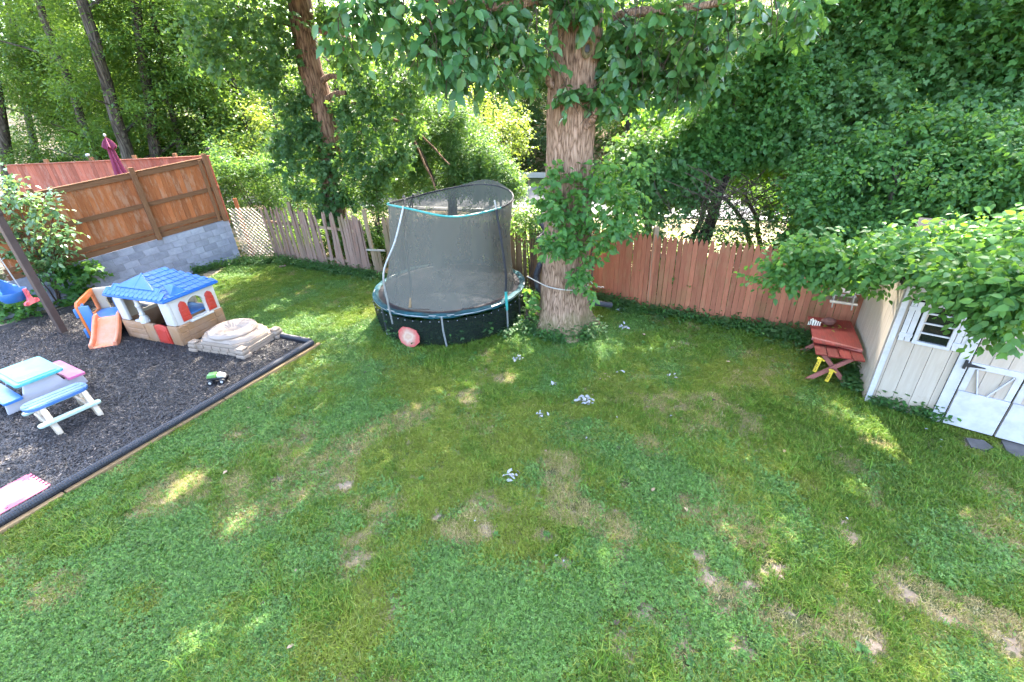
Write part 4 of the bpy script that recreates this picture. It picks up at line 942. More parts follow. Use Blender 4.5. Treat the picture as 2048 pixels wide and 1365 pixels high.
# local x runs back along the shed wall, local y = left of that, so boards spread to -y
def tz(x, y): return .55+.03*x
nb = 4; TWd = .70; TLn = 1.45
for i in range(nb):
    y0 = -.01-i*TWd/nb; y1 = y0-TWd/nb+.012
    MB().beam((-.02-.02*(i % 2), (y0+y1)/2, tz(0, 0)), (TLn, (y0+y1)/2, tz(TLn, 0)), .025, abs(y1-y0), .004, up=(0, 1, 0)).obj('board', M['table_red'], rt)
MB().beam((.46, .02, .615), (.25, -.70, .60), .05, .05, .006).obj('loose_batten', M['table_leg'], rt)
MB().prism([(.30, 0), (1.42, 0), (1.42, .70), (.24, .70)], .02, Matrix.Translation((0, 0, .605)) @ Matrix.Rotation(math.pi/2, 4, 'X')).obj('leaf_board', M['table_red'], rt)
for xx in (.12, 1.2):
    MB().beam((xx-.1, .02, 0), (xx, -.62, .54), .04, .07, .005).obj('leg', M['table_leg'], rt)
    MB().beam((xx-.055, -.60, 0), (xx+.045, -.10, .54), .04, .07, .005).obj('leg', M['table_leg'], rt)
MB().beam((.10, -.31, .28), (1.2, -.31, .30), .04, .05, .004).obj('stretcher', M['table_leg'], rt)
def tape(nm, label, x, y, zt, ln, txt, yaw):
    t = thing(nm, label, 'caution tape', tuple(tO+ta*x+Vector((-ta.y, ta.x, 0))*y+Vector((0, 0, zt))), yaw)
    MB().box((0, 0, -ln/2), (.055, .004, ln), Matrix.Rotation(.12, 4, 'Y')).obj('ribbon', M['tape'], t)
    MB().box((0, 0, .0), (.07, .05, .03), bev=.01).box((.05, -.01, -.01), (.07, .012, .02), Matrix.Rotation(.5, 4, 'Y')).obj('knot', M['tape'], t)
    cu = bpy.data.curves.new('lettering', 'FONT'); cu.body = txt; cu.size = .062; cu.extrude = .001; cu.align_x = 'CENTER'; cu.align_y = 'CENTER'
    cu.materials.append(M['tape_ink']); o = bpy.data.objects.new('lettering', cu); COL.objects.link(o); o.parent = t
    dg = bpy.context.evaluated_depsgraph_get(); lm_ = bpy.data.meshes.new_from_object(o.evaluated_get(dg)); bpy.data.objects.remove(o); o = link('lettering', lm_, t)
    o.location = (-.008*0-ln*.07, -.004, -ln*.58); o.rotation_euler = (math.pi/2, math.radians(90)+.12, 0)
tape('caution_tape', 'yellow tape strip tied to the near left corner of the red table', -.06, -.07, .50, .27, 'CAUTI', math.radians(-35))
tape('caution_tape', 'yellow tape strip tied where the red table legs cross', -.03, -.29, .30, .24, 'ION', math.radians(-35))
sp_ = gnd(1627, 650, .66); sn = thing('shell_ornament', 'white and black striped shell ornament on the red table', 'ornament', tuple(sp_))
M['stripe'] = None
def stripemat():
    m, nt, b = newmat('striped_shell'); tc = N(nt, 'ShaderNodeTexCoord'); wv = N(nt, 'ShaderNodeTexWave'); wv.inputs['Scale'].default_value = 9; wv.inputs['Distortion'].default_value = 1.5
    nt.links.new(tc.outputs['Object'], wv.inputs[0]); nt.links.new(ramp(nt, wv.outputs['Fac'], [(.5, (.72, .69, .62)), (.72, (.05, .045, .04))]), b.inputs['Base Color']); return m
M['stripe'] = stripemat()
m = MB()
for k, (rx, off) in enumerate(((.0, -.05), (.35, 0), (-.3, .05))):
    pr = [(off-.05, 0), (off+.05, 0), (off+.055, .07), (off+.02, .125-.02*k), (off-.04, .10)]
    m.prism(pr, .022, Matrix.Rotation(rx, 4, 'Z') @ Matrix.Translation((0, -.02*k, 0)), bev=.005)
m.obj('shell', M['stripe'], sn, True)
rk = gnd(1656, 648, .66); m = MB(); bmesh.ops.create_icosphere(m.bm, subdivisions=2, radius=.11)
for v_ in m.bm.verts: v_.co = Vector((v_.co.x*1.2, v_.co.y*.9, v_.co.z*.6))*(1+random.uniform(-.1, .1))
o = m.obj('rock', simple('red_brown_rock', (.19, .075, .06), .8, .25, 8)); o.location = Vector(rk)+Vector((0, 0, .05)); tag(o, 'reddish brown rock lying on the red table by the fence', 'rock')
lt = thing('leaf_scrap', 'few yellow green fallen leaves on the red table', 'leaves', tuple(gnd(1668, 656, .66)))
lmsh = tri_mesh('leaf', np.array(SH['ovate'][0])*.07, np.array(SH['ovate'][1]), M['leaf_yellow'], np.full(7, .6))
for k in range(9): link('leaf', lmsh, lt, (random.uniform(-.16, .16), random.uniform(-.12, .12), .012), random.uniform(0, 6))
fd = thing('bird_feeder', 'small grey wooden picnic-table bird feeder on the fence by the shed', 'bird feeder', (6.18, 7.68, .92), math.radians(-32))
MB().box((0, 0, .30), (.42, .07, .02)).box((0, -.08, .30), (.42, .07, .02)).box((0, .08, .30), (.42, .07, .02)).obj('tabletop', M['lattice'], fd)
for sy in (-1, 1): MB().box((0, sy*.2, .13), (.42, .09, .02)).obj('bench', M['lattice'], fd)
for sx in (-1, 1):
    for sy in (-1, 1): MB().beam((sx*.15, sy*.17, 0), (sx*.15, -sy*.02, .29), .02, .04).obj('leg', M['lattice'], fd)
MB().box((0, .25, .05), (.5, .03, .1)).obj('bracket', M['old_post'], fd)

# ================================================================= BIG TREE
bt = thing('shade_tree', 'large tree with thick ridged trunk in front of the red picket fence', 'tree', (1.2, 9.25, 0))
def trunk_mesh():
    zs = np.concatenate([np.linspace(-.05, 1.2, 26), np.linspace(1.3, 9, 50)]); na = 72
    th = np.linspace(0, 2*math.pi, na, endpoint=False); co = []
    for z in zs:
        r = np.interp(z, [-.05, .1, .3, .6, 1.1, 2, 3.7, 4.8, 5.6, 7, 9], [.82, .70, .60, .54, .495, .455, .43, .43, .45, .40, .30])
        cx = np.interp(z, [0, 1.1, 3.7, 4.8, 9], [0, .01, .08, .12, .25])
        fl = max(0, 1-z/.9)
        rr = r*(1+fl**2*.16*(np.cos(th*5+.6)+.6*np.cos(th*3-1)))+(vnoise(th*6+0*z, np.full(na, z*.25)+9, .21)-.5)*.035+(vnoise(np.cos(th)*3, np.sin(th)*3+z*.8, .8)-.5)*.06
        for k in range(na): co.append((cx+rr[k]*math.cos(th[k]), rr[k]*math.sin(th[k]), z))
    fc = []
    for j in range(len(zs)-1):
        for k in range(na):
            a = j*na+k; b = j*na+(k+1) % na; fc += [(a, b, b+na), (a, b+na, a+na)]
    me = tri_mesh('trunk', np.array(co), np.array(fc), M['bark']); me.polygons.foreach_set('use_smooth', [True]*len(me.polygons)); return me
trk = link('trunk', trunk_mesh(), bt)
def loc(p): return Vector(p)-Vector(bt.location)
def branch(par, pts, r0, r1, mat, name='branch', n=9, wob=.02):
    P_, R_ = limb(pts, r0, r1, wob=wob); hold = Vector(par.location) if par.parent is None else Vector((0, 0, 0))
    return MB().tube([p-hold for p in P_], R_, n).obj(name, mat, par, True)
branch(bt, [(1.4, 9.3, 5.6), spot(1260, 28, 9.0), spot(1420, 10, 8.6), spot(1560, -30, 8.2)], .10, .035, M['bark'])
branch(bt, [(1.2, 9.2, 6.3), spot(1040, 10, 8.4), spot(900, 0, 7.9), spot(720, -20, 7.6)], .13, .03, M['bark'])
branch(bt, [(1.2, 9.1, 7.2), (0, 7.6, 8.6), (-1.6, 5.6, 9.6)], .17, .04, M['bark'])
branch(bt, [(1.5, 9.3, 7.6), (3.4, 8.4, 9.2), (5.4, 7.6, 10.2)], .17, .04, M['bark'])
branch(bt, [(1.4, 9.4, 8), (1.8, 11, 10), (2.2, 12.4, 11.5)], .18, .05, M['bark'])
branch(bt, [(1.4, 9.2, 8.4), (1.2, 7.8, 11), (.9, 6, 13)], .18, .05, M['bark'])
branch(bt, [(1.2, 9.3, 7.8), (-1.4, 9.8, 9.4), (-4, 9.4, 10.5)], .16, .04, M['bark'])
# pruned knot and stubs
kc = spot(1174, 97, 8.84); kn = MB()
rg = []
for r, d in ((.13, .02), (.125, -.05), (.085, -.075), (.06, -.05), (.05, .0)):
    rg.append([kn.bm.verts.new((r*.8*math.cos(2*math.pi*k/18), d, r*1.15*math.sin(2*math.pi*k/18))) for k in range(18)])
for a, b in zip(rg, rg[1:]):
    for k in range(18): kn.bm.faces.new((a[k], a[(k+1) % 18], b[(k+1) % 18], b[k]))
o = kn.obj('knot', M['bark'], bt, True); o.location = loc(kc); o.rotation_euler = (.1, .2, .1)
o = MB().lathe([(.055, 0), (.001, 0)], 14).obj('knot_shade_disc', M['iron'], bt); o.location = loc(kc)+Vector((0, -.012, 0)); o.rotation_euler = (math.pi/2, 0, 0)  # flat black disc, the shade inside the knot given as colour
branch(bt, [spot(1112, 180, 9.1), spot(1100, 168, 9.0), spot(1097, 145, 8.95)], .07, .05, M['bark'], 'branch_stub')
branch(bt, [spot(1172, 255, 8.95), spot(1186, 235, 8.85), spot(1192, 218, 8.8)], .075, .04, M['bark'], 'branch_stub')
def cl(px, py, Y, r, rz=None):
    p = spot(px, py, Y); return (p[0], p[1], p[2], r, r, rz or r*.7)
hang = [cl(*a) for a in ((680, 72, 7.9, .26), (715, 50, 7.9, .34), (745, 50, 7.8, .38), (740, 0, 7.8, .45), (800, 52, 7.7, .4), (820, 0, 7.7, .45), (850, 84, 7.6, .36), (880, 30, 7.7, .45), (905, 112, 7.7, .38), (900, 160, 7.8, .26), (945, 60, 7.7, .45), (945, 140, 7.8, .36), (985, 110, 7.9, .42), (1000, 160, 8, .3), (1010, 30, 7.9, .5), (1040, 96, 8.1, .42), (1050, 150, 8.2, .28), (1075, 60, 8.2, .4), (1080, 120, 8.3, .26), (960, 0, 8, .5), (1090, 0, 8.4, .5),
      (1140, -25, 8.5, .3), (1165, 0, 8.5, .22), (1205, 0, 8.6, .3), (1110, -20, 8.5, .3), (1175, 30, 8.6, .12), (1130, 20, 8.5, .1), (1215, 150, 8.9, .22), (1225, 120, 9, .26), (1195, 195, 8.7, .14), (1140, 190, 8.65, .1), (1210, 190, 8.9, .2), (1220, 215, 8.9, .14), (1240, 70, 8.8, .32), (1260, 130, 9, .32), (1285, 40, 8.7, .4), (1300, 100, 8.9, .36), (1265, 190, 9.2, .26), (1330, 60, 8.7, .4), (1340, 0, 8.6, .45), (1380, 40, 8.6, .42), (1380, 100, 8.8, .3), (1430, 20, 8.5, .42), (1440, 80, 8.7, .34), (1490, 0, 8.4, .42), (1490, 60, 8.6, .32), (1540, 30, 8.5, .36), (1600, 0, 8.4, .36), (1610, 40, 8.5, .26), (1330, 150, 9.2, .26), (1420, 130, 9.2, .26), (1365, 190, 9.4, .2))]
hang += [cl(random.uniform(840, 1070), random.uniform(0, 130), random.uniform(7.8, 8.6), .4) for _ in range(12)]+[cl(random.uniform(1230, 1460), random.uniform(0, 230-(px_-1230)*.4), random.uniform(9, 10.2), .36) for px_ in np.linspace(1230, 1460, 30)]
crown('hanging_foliage', hang, 70, .19, 'ovate', M['leaf_big'], bt, droop=.75, flat=.35, kind='stuff', sun=False, singles=300, tw=.4, face=(0, -.75, .5))
m = MB()
for q in hang:
    for _ in range(2):
        a = Vector(q[:3])+Vector((random.gauss(0, .1), random.gauss(0, .1), .25)); b = Vector(q[:3])+Vector((random.gauss(0, .25), random.gauss(0, .2), -.3))
        m.tube([p-Vector(bt.location) for p in (a, (a+b)/2+Vector((random.gauss(0, .06), random.gauss(0, .06), .05)), b)], [.009, .007, .004], 5, False)
m.obj('twigs', M['twig'], bt)
# the crown above, out of which the yard's shade falls
over = []
for k in range(170):
    u = rng.normal(size=3); u /= np.linalg.norm(u); q = np.array([.8, 10.6, 10.6])+u*np.array([6.6, 6.4, 3.4])*rng.random()**.4
    if q[2] < 6.6+max(0, 2-abs(q[1]-9)*.3): q[2] = 7+rng.random()*2
    over.append((*q, 1.1, 1.1, .55))
over += [(random.uniform(-8, 0), random.uniform(8, 13.5), random.uniform(7.6, 9.6), 1.1, 1.1, .5) for _ in range(46)]  # extra clumps added out of view to shade the left lawn
over += [(random.uniform(3.2, 7), random.uniform(12.2, 15), random.uniform(7, 8.6), 1.1, 1.1, .5) for _ in range(18)]  # more unseen clumps, added to block a sun patch on the right lawn
crown('crown', over, 420, .21, 'small', M['leaf_big'], bt, droop=.4, flat=.7)
# climbing vine on the trunk
vt = thing('climbing_vine', 'bright green leafy vine wrapped round the big tree trunk', 'vine', (1.2, 8.7, 0))
vcl = [cl(*a) for a in ((1110, 350, 8.65, .16), (1090, 375, 8.65, .2), (1130, 400, 8.55, .16), (1110, 430, 8.5, .22), (1160, 360, 8.6, .18), (1190, 340, 8.65, .22), (1175, 385, 8.55, .22), (1215, 345, 8.75, .26), (1230, 385, 8.85, .28), (1205, 420, 8.6, .28), (1160, 430, 8.45, .24), (1130, 465, 8.45, .24), (1180, 465, 8.45, .26), (1225, 440, 8.7, .26), (1260, 410, 9, .26), (1275, 440, 9.1, .18), (1205, 490, 8.6, .16), (1150, 500, 8.4, .2), (1120, 495, 8.45, .18), (1185, 515, 8.45, .14), (1245, 460, 8.9, .16), (1085, 400, 8.7, .14), (1175, 555, 8.5, .1), (1180, 585, 8.5, .09), (1165, 545, 8.45, .07), (1150, 560, 8.45, .05))]
vcl += [cl(random.uniform(1095, 1230), random.uniform(375, 500), random.uniform(8.35, 8.6), .16) for _ in range(12)]+[cl(random.uniform(1190, 1290), random.uniform(330, 450), random.uniform(8.7, 9.1), .2) for _ in range(9)]
crown('foliage', vcl, 66, .135, 'ovate', M['leaf_vine'], vt, droop=.45, flat=.5, face=(0, -.75, .6), kind='stuff', sun=False, singles=260, tw=.28)
branch(vt, [spot(1185, 560, 8.55), spot(1182, 480, 8.5), spot(1165, 420, 8.5), spot(1190, 340, 8.65)], .018, .01, M['twig'], 'stem', 6)
branch(vt, [spot(1165, 545, 8.6), spot(1190, 570, 8.7), spot(1208, 575, 8.95)], .008, .006, M['rope'], 'stem', 5)
# rope round the trunk, corrugated downpipe, black pipe by the roots
m = MB(); pts = [spot(1054, 553, 9.0)]+[Vector((1.2+.515*math.cos(a), 9.25+.515*math.sin(a), 1.09+.03*math.sin(a*2))) for a in np.linspace(math.radians(200), math.radians(335), 14)]
o = m.tube(pts, .011, 6).obj('tie_rope', M['rope']); tag(o, 'pale rope tied round the big tree trunk from the trampoline', 'rope')
corr_pipe([spot(1090, 425, 10.7), spot(1082, 445, 10.4), spot(1094, 462, 10.1), spot(1078, 480, 9.9), spot(1092, 500, 9.8), spot(1096, 515, 9.75), spot(1080, 530, 9.7), spot(1073, 550, 9.7), spot(1076, 575, 9.75), spot(1092, 600, 9.8)], .075, 'downpipe', 'black corrugated pipe bending down the fence left of the big tree', 'pipe', .03)
corr_pipe([spot(1168, 604, 9.15), spot(1190, 606, 9.35), spot(1222, 611, 9.5)], .065, 'drain_end', 'short black corrugated pipe lying right of the big tree roots', 'pipe', .03)

# ================================================================= TREES BEYOND THE FENCE
# ivy-clad tree behind the left fence
it = thing('ivy_tree', 'leaning red brown trunk with stubs, clad in ivy behind the picket fence', 'tree', (-6.0, 16.2, 0))
branch(it, [(-6.0, 16.2, -.1), spot(668, 420, 16.2), spot(655, 250, 16.1), spot(622, 140, 16), spot(598, 0, 15.9), spot(575, -160, 15.8)], .42, .30, M['bark2'], 'trunk', 14)
for a in ([(652, 200), (672, 188), (692, 186)], [(640, 165), (660, 153), (682, 156)], [(618, 108), (645, 96), (690, 98)], [(612, 65), (640, 62), (700, 80)]):
    branch(it, [spot(*a[0], 15.9), spot(*a[1], 15.7), spot(*a[2], 15.6)], .10, .06, M['bark2'], 'branch', 8)
for a in ([(640, 230), (760, 200), (830, 260), (900, 330)], [(660, 300), (790, 240), (850, 330), (872, 380)], [(610, 60), (520, 30), (440, 0)]):
    branch(it, [spot(*q, 16) for q in a], .07, .02, M['bark2'], 'branch', 7)
iv = []
for (px, py, Y, r) in ((560, 20, 15.6, .8), (520, 60, 15.5, .9), (480, 20, 15.5, .9), (560, 110, 15.6, .6), (440, 40, 15.4, .9), (540, 165, 15.7, .5), (490, 130, 15.5, .8), (430, 110, 15.4, .8), (400, 60, 15.4, .8), (575, 215, 15.9, .5), (610, 190, 16, .35), (590, 270, 15.8, .6), (620, 250, 15.9, .4), (630, 310, 15.7, .65), (580, 330, 15.8, .6), (660, 350, 15.7, .6), (640, 390, 15.8, .55), (600, 380, 15.9, .4), (690, 300, 15.7, .6), (690, 390, 15.9, .4), (560, 290, 15.8, .4), (720, 250, 15.6, .7), (760, 200, 15.6, .7), (800, 170, 15.6, .7), (770, 270, 15.6, .7), (730, 330, 15.7, .6), (690, 220, 15.8, .35), (820, 230, 15.6, .6), (800, 310, 15.7, .5), (730, 180, 15.7, .5), (760, 345, 15.8, .5), (700, 120, 15.9, .5), (760, 100, 15.9, .5), (850, 150, 15.9, .6), (660, 40, 15.9, .4), (655, 430, 15.9, .3)):
    p = spot(px, py, Y); iv.append((p[0], p[1], p[2], r, r*.8, r*.85))
crown('crown', iv, 600, .135, 'lobed', M['leaf_ivy'], it, droop=.6, flat=.5, face=(.1, -.75, .6), sun=False, tw=.4)
ov2 = [(-6.8+rng.normal()*3.6, 15.5+rng.normal()*2.4, 8.8+abs(rng.normal())*2.6, 1.3, 1.3, .6) for _ in range(100)]  # upper crown out of view, widened to shade the lawn
crown('upper_crown', ov2, 380, .17, 'small', M['leaf_ivy'], it, droop=.4)
# ivy mound right of it
im = thing('ivy_mound', 'dark ivy-smothered tree sloping down behind the trampoline', 'tree', (-1.8, 18.5, 0))
branch(im, [(-2.2, 18.8, 0), (-2.0, 18.6, 2), (-1.9, 18.6, 4)], .22, .1, M['bark3'], 'trunk', 8)
branch(im, [spot(872, 372, 17.6), spot(845, 310, 17.4), spot(800, 235, 17.2), spot(760, 190, 17)], .04, .06, M['bark3'], 'branch', 7)
ic = []
poly_top = [(760, 200), (800, 150), (850, 150), (900, 185), (940, 220), (980, 270), (1010, 310), (1035, 360)]
for _ in range(190):
    px = random.uniform(770, 1035); top = np.interp(px, [a for a, b in poly_top], [b for a, b in poly_top])+18; py = random.uniform(top, 385)
    p = spot(px, py, random.uniform(17.6, 19.4)); ic.append((p[0], p[1], p[2], .42, .45, .36))
crown('crown', ic, 340, .11, 'small', M['leaf_ivy'], im, droop=.45, flat=.5, face=(.2, -.6, .7), sun=False, tw=.35)
def bgtree(name, label, x, y, h, r, mat, leaf, nc, per, shape='small', base=None, tw=.7, trunk_r=.2, lean=0, group=None, low=.25, bark='bark3'):
    z0 = float(hgt(np.array(x), np.array(y))); t = thing(name, label, 'tree', (x, y, z0-.05), 0, group)
    branch(t, [(x, y, z0-.1), (x+lean*.3, y, z0+h*.3), (x+lean*.7, y+.1, z0+h*.65), (x+lean, y, z0+h)], trunk_r, trunk_r*.4, M[bark], 'trunk', 8, .04)
    for k in range(4):
        a = random.uniform(0, 6.28); zz = h*random.uniform(.35, .7)
        branch(t, [(x+lean*zz/h, y, z0+zz), (x+lean*zz/h+math.cos(a)*r*.4, y+math.sin(a)*r*.4, z0+zz+.6), (x+lean+math.cos(a)*r*.8, y+math.sin(a)*r*.8, z0+zz+1.0)], trunk_r*.4, .02, M[bark], 'branch', 5)
    cs = []
    for _ in range(nc):
        u = rng.normal(size=3); u /= np.linalg.norm(u); q = u*rng.random()**.4; zz = h*(low+(1-low)*(.5+.5*q[2]))
        cs.append((x+lean*zz/h+q[0]*r, y+q[1]*r, z0+zz, r*.26, r*.26, r*.18))
    crown('crown', cs, per, leaf, shape, mat, t, droop=.3, flat=.5, tw=tw); return t
# sunlit yellow-green tree by the road and pale far trees in the gap
bgtree('young_tree', 'sunlit yellow green tree beside the road behind the ivy mound', -.7, 23.0, 5.4, 2.0, M['leaf_yellow'], .15, 60, 150, trunk_r=.12, low=.12)
bgtree('young_tree', 'small sunlit bush-like tree left of the ivy-clad trunk', -9.5, 21.5, 5.5, 2.2, M['leaf_yellow'], .15, 40, 130, trunk_r=.1, low=.1)
# dark-trunked trees of the wood on the left: pixel spots of foot and top of each trunk
wl_ = [((25, 300), (15, 90), 24, .30), ((178, 262), (105, 60), 23, .20), ((262, 318), (180, 10), 21, .27), ((322, 310), (305, 60), 22, .26), ((366, 312), (340, 120), 22.5, .15), ((80, 300), (60, 110), 28, .2), ((225, 250), (185, 40), 27, .10), ((430, 300), (400, 60), 25, .16), ((150, 300), (20, 60), 30, .22)]
names_ = ['leftmost dark trunk in the wood above the salmon fence', 'slanting dark trunk left of the maroon umbrella', 'tall dark trunk rising just right of the maroon umbrella', 'ivy-grey trunk midway along the salmon fence', 'slim dark trunk near the privacy fence corner', 'shadowy trunk deep in the wood over the salmon fence', 'thin sapling trunk beside the tall dark trunk', 'thin trunk behind the privacy fence corner', 'far trunk in the wood left of the umbrella']
for (f_, t_, Y, r), lab in zip(wl_, names_):
    a = spot(*f_, Y); b = spot(*t_, Y); d = (b-a)/(b[2]-a[2]); z0 = float(hgt(np.array(a[0]), np.array(a[1])))
    foot = a+d*(z0-a[2]); H_ = random.uniform(11, 14); top = foot+d*H_*.8; top[2] = z0+H_
    t = thing('woodland_tree', lab, 'tree', (foot[0], foot[1], z0), 0, 'trees of the wood behind the salmon fence')
    branch(t, [foot, foot*.66+top*.34, foot*.33+top*.67, top], r, r*.5, M['bark3'], 'trunk', 10, .05)
    for k in range(5):
        s_ = random.uniform(.2, .7); p = foot*(1-s_)+top*s_; an = random.uniform(0, 6.28)
        branch(t, [p, p+np.array([math.cos(an)*1, math.sin(an)*1, .5]), p+np.array([math.cos(an)*2.2, math.sin(an)*2.2, .9])], r*.3, .02, M['bark3'], 'branch', 5)
    cs = []
    for k in range(80):
        s_ = random.uniform(.10, 1.05); p = foot*(1-s_)+top*s_; an = random.uniform(0, 6.28); rr = random.uniform(.5, 2.9)
        cs.append((p[0]+math.cos(an)*rr, p[1]+abs(math.sin(an))*rr*random.choice((1, 1, 1, -.5))+.5, p[2]+random.uniform(-.5, .5), .95, .95, .32))
    crown('crown', cs, 400, .16, 'small', M['leaf_wood'], t, droop=.25, flat=.75, tw=.7)
k = 0
far = [(.5, 32.5), (4.2, 31), (-3.5, 31.5), (7.5, 29.5), (-22, 27), (-17, 33), (-13, 29.5), (-9, 33), (-5.5, 34), (-12, 24), (-8.5, 27.5), (2.2, 36), (5.5, 35), (9, 33), (12.5, 30), (16, 27), (20, 25), (25, 22), (-1.5, 38), (-26, 36), (14, 22), (18.5, 19)]
sides = ['leafy woodland tree on the bank across the road']
for x, y in far:
    bgtree('bank_tree', sides[0], x, y, random.uniform(8, 11), random.uniform(2.6, 3.5), M['leaf_wood'] if x < -3 else random.choice([M['leaf_far'], M['leaf_wood']]), .18, 64, 260, trunk_r=.2, low=.02, group='trees on the bank across the road')
def forest():                                           # the wooded hillside farther off, one mass
    Ps = []
    for _ in range(420):
        x = random.uniform(-75, 70); y = random.uniform(35, 90)-.39*x; z = float(hgt(np.array(x), np.array(y))); h = random.uniform(8, 13)
        for __ in range(7):
            Ps.append((x+random.gauss(0, 2), y+random.gauss(0, 2), z+h*random.uniform(.15, 1), 1.7, 1.7, 1.1))
    for _ in range(420):
        x = random.uniform(-40, 40); y = random.uniform(30, 48)-.39*x; Ps.append((x, y, float(hgt(np.array(x), np.array(y)))+random.uniform(.2, 1.6), 1.2, 1.2, .7))
    P, D, L_ = sprays(Ps, 90, .42, .3, tw=1.2); co, fc, r = leaf_arrays(P, D, L_*.8, 'small', .5)
    tag(link('hillside_forest', tri_mesh('hillside_forest', co, fc, M['leaf_far'], r)), 'dense green forest covering the far hillside', 'forest', kind='stuff')
forest()
# dark shrubs beyond the privacy fence and along the picket fence
def bush(name, label, pts, Y, r, per, leaf, shape, mat, cat='bush', stem=True, sun=False, droop=.4, flat=.45, singles=0, tw=.4, base=None, jit=.3, group=None):
    cs = []
    for (px, py) in pts:
        p = spot(px, py, Y+random.uniform(-jit, jit)); cs.append((p[0], p[1], max(.12, p[2]), r, r, r*.8))
    c = np.mean([q[:2] for q in cs], axis=0) if base is None else base
    t = thing(name, label, cat, (c[0], c[1], 0), 0, group)
    if stem:
        for q in random.sample(cs, min(5, len(cs))):
            branch(t, [(c[0]+random.uniform(-.1, .1), c[1], 0), ((c[0]+q[0])/2, (c[1]+q[1])/2, q[2]*.6), (q[0], q[1], q[2])], .025, .008, M['twig'], 'stem', 5, .01)
    crown('foliage', cs, per, leaf, shape, mat, t, droop=droop, flat=flat, sun=sun, singles=singles, tw=tw, kind='stuff' if singles else None); return t
bush('dark_bush', 'dark green bush rising behind the lattice panel', [(random.uniform(440, 575), random.uniform(300, 420)) for _ in range(34)], 18.2, .5, 260, .12, 'small', M['leaf_ivy'], jit=.7)
bush('dark_bush', 'yellowish green bush under the ivy tree beside the picket gap', [(random.uniform(690, 770), random.uniform(340, 430)) for _ in range(16)], 15.6, .35, 200, .11, 'small', M['leaf_wood'])
bush('fern_shrub', 'feathery bright green shrub behind the left rim of the safety net', [(random.uniform(780, 870), random.uniform(325, 375)) for _ in range(14)], 20, .5, 190, .10, 'small', M['leaf_vine'])
bush('honeysuckle', 'tangled vine over the fence top between trampoline and big tree', [(random.uniform(1028, 1085), random.uniform(420, 470)) for _ in range(18)], 11.2, .17, 70, .09, 'ovate', M['leaf_ivy'])
bush('tall_weed', 'tall broad-leaved weed between the trampoline and the big tree', [(1050, 595), (1053, 610), (1060, 625), (1050, 630), (1058, 580)], 9.3, .09, 16, .17, 'ovate', M['leaf_vine'], cat='weed')
# shrub by the swing post and the leafy plants under it
bush('pale_shrub', 'sunlit shrub with pale leaves in front of the privacy fence by the swing', [(20, 360), (30, 395), (60, 400), (100, 405), (20, 440), (60, 440), (105, 430), (40, 480), (85, 470), (110, 480), (125, 470), (60, 510), (100, 510), (20, 510), (5, 400), (95, 530), (115, 500), (0, 470), (70, 545)], 12.1, .24, 90, .15, 'ovate', M['leaf_shrub'], base=(-12.9, 12.3), flat=.65, singles=120, tw=.45)
bush('leafy_plant', 'bright broad-leaved plants at the foot of the fence behind the swing post', [(random.uniform(85, 180), random.uniform(525, 610)) for _ in range(22)], 12.6, .26, 80, .16, 'lobed', M['leaf_vine'], cat='plants')
bush('leafy_plant', 'low green plants at the mulch edge under the blue swing', [(random.uniform(-10, 60), random.uniform(590, 650)) for _ in range(14)], 11.6, .24, 80, .12, 'lobed', M['leaf_vine'], cat='plants')

# ================================================================= VINE BANK ON THE RIGHT
def region(poly, n):
    xs = [a for a, b in poly]; ys = [b for a, b in poly]; out = []
    while len(out) < n:
        x = random.uniform(min(xs), max(xs)); y = random.uniform(min(ys), max(ys)); ins = False
        for (x0, y0), (x1, y1) in zip(poly, poly[1:]+poly[:1]):
            if (y0 > y) != (y1 > y) and x < (x1-x0)*(y-y0)/(y1-y0)+x0: ins = not ins
        if ins: out.append((x, y))
    return out
def bank(name, label, poly, n, Yf, r, per, leaf, shape, mat, base, singles=0, thick=.9, cat='vine', droop=.55, tr_r=.09):
    cs = []
    for (px, py) in region(poly, n):
        p = spot(px, py, Yf(px, py)+abs(random.gauss(0, thick))-.1); cs.append((p[0], p[1], max(.15, p[2]), r, r, r*.75))
    t = thing(name, label, cat, (*base, 0))
    for k in range(4):
        q = random.choice(cs); branch(t, [(base[0]+random.uniform(-.4, .4), base[1]+random.uniform(-.3, .3), 0), (base[0]*.6+q[0]*.4, base[1]*.6+q[1]*.4, q[2]*.55), q[:3]], tr_r, tr_r*.35, M['bark3'], 'trunk', 7, .05)
    crown('foliage', cs, per, leaf, shape, mat, t, droop=droop, flat=.55, face=(-.3, -.65, .7), sun=False, singles=singles, kind='stuff' if singles else None, tw=.36); return t
fY = lambda px, py: float(np.interp(py, [0, 250, 480], [12.6, 11.4, 10.6]))-max(0, (px-1500)/550)*float(np.interp(py, [0, 480], [1.2, 2.6]))
bank('vine_bank', 'tall wall of broad-leaved vines filling the upper right behind the shed', [(1530, 100), (1600, 30), (1660, -220), (2160, -220), (2120, 520), (1760, 520), (1640, 440), (1580, 330), (1540, 250)], 520, fY, .36, 200, .115, 'lobed', M['leaf_bank'], (10.5, 11.0), thick=.5)  # outline carried up beyond view to shade the shed and its boughs
bank('vine_thicket', 'deep leafy thicket behind the vines along the whole right fence', [(1270, 230), (1420, 170), (1500, 90), (1600, 0), (1640, -60), (2120, -60), (2120, 560), (1640, 470), (1560, 420), (1480, 380), (1260, 400)], 330, lambda a, b: 12.6-max(0, (a-1500)/550)*2.4, .42, 150, .125, 'lobed', M['leaf_vine'], (7.5, 12.6), thick=.5)
bank('vine_bank', 'yellow-edged vine mass hanging behind the red picket fence', [(1300, 300), (1380, 250), (1420, 180), (1480, 110), (1560, 60), (1640, 200), (1620, 300), (1500, 345), (1380, 350)], 190, lambda a, b: 11.6-(a-1300)*.0015, .34, 150, .11, 'lobed', M['leaf_vine'], (5.0, 11.8), thick=.5)
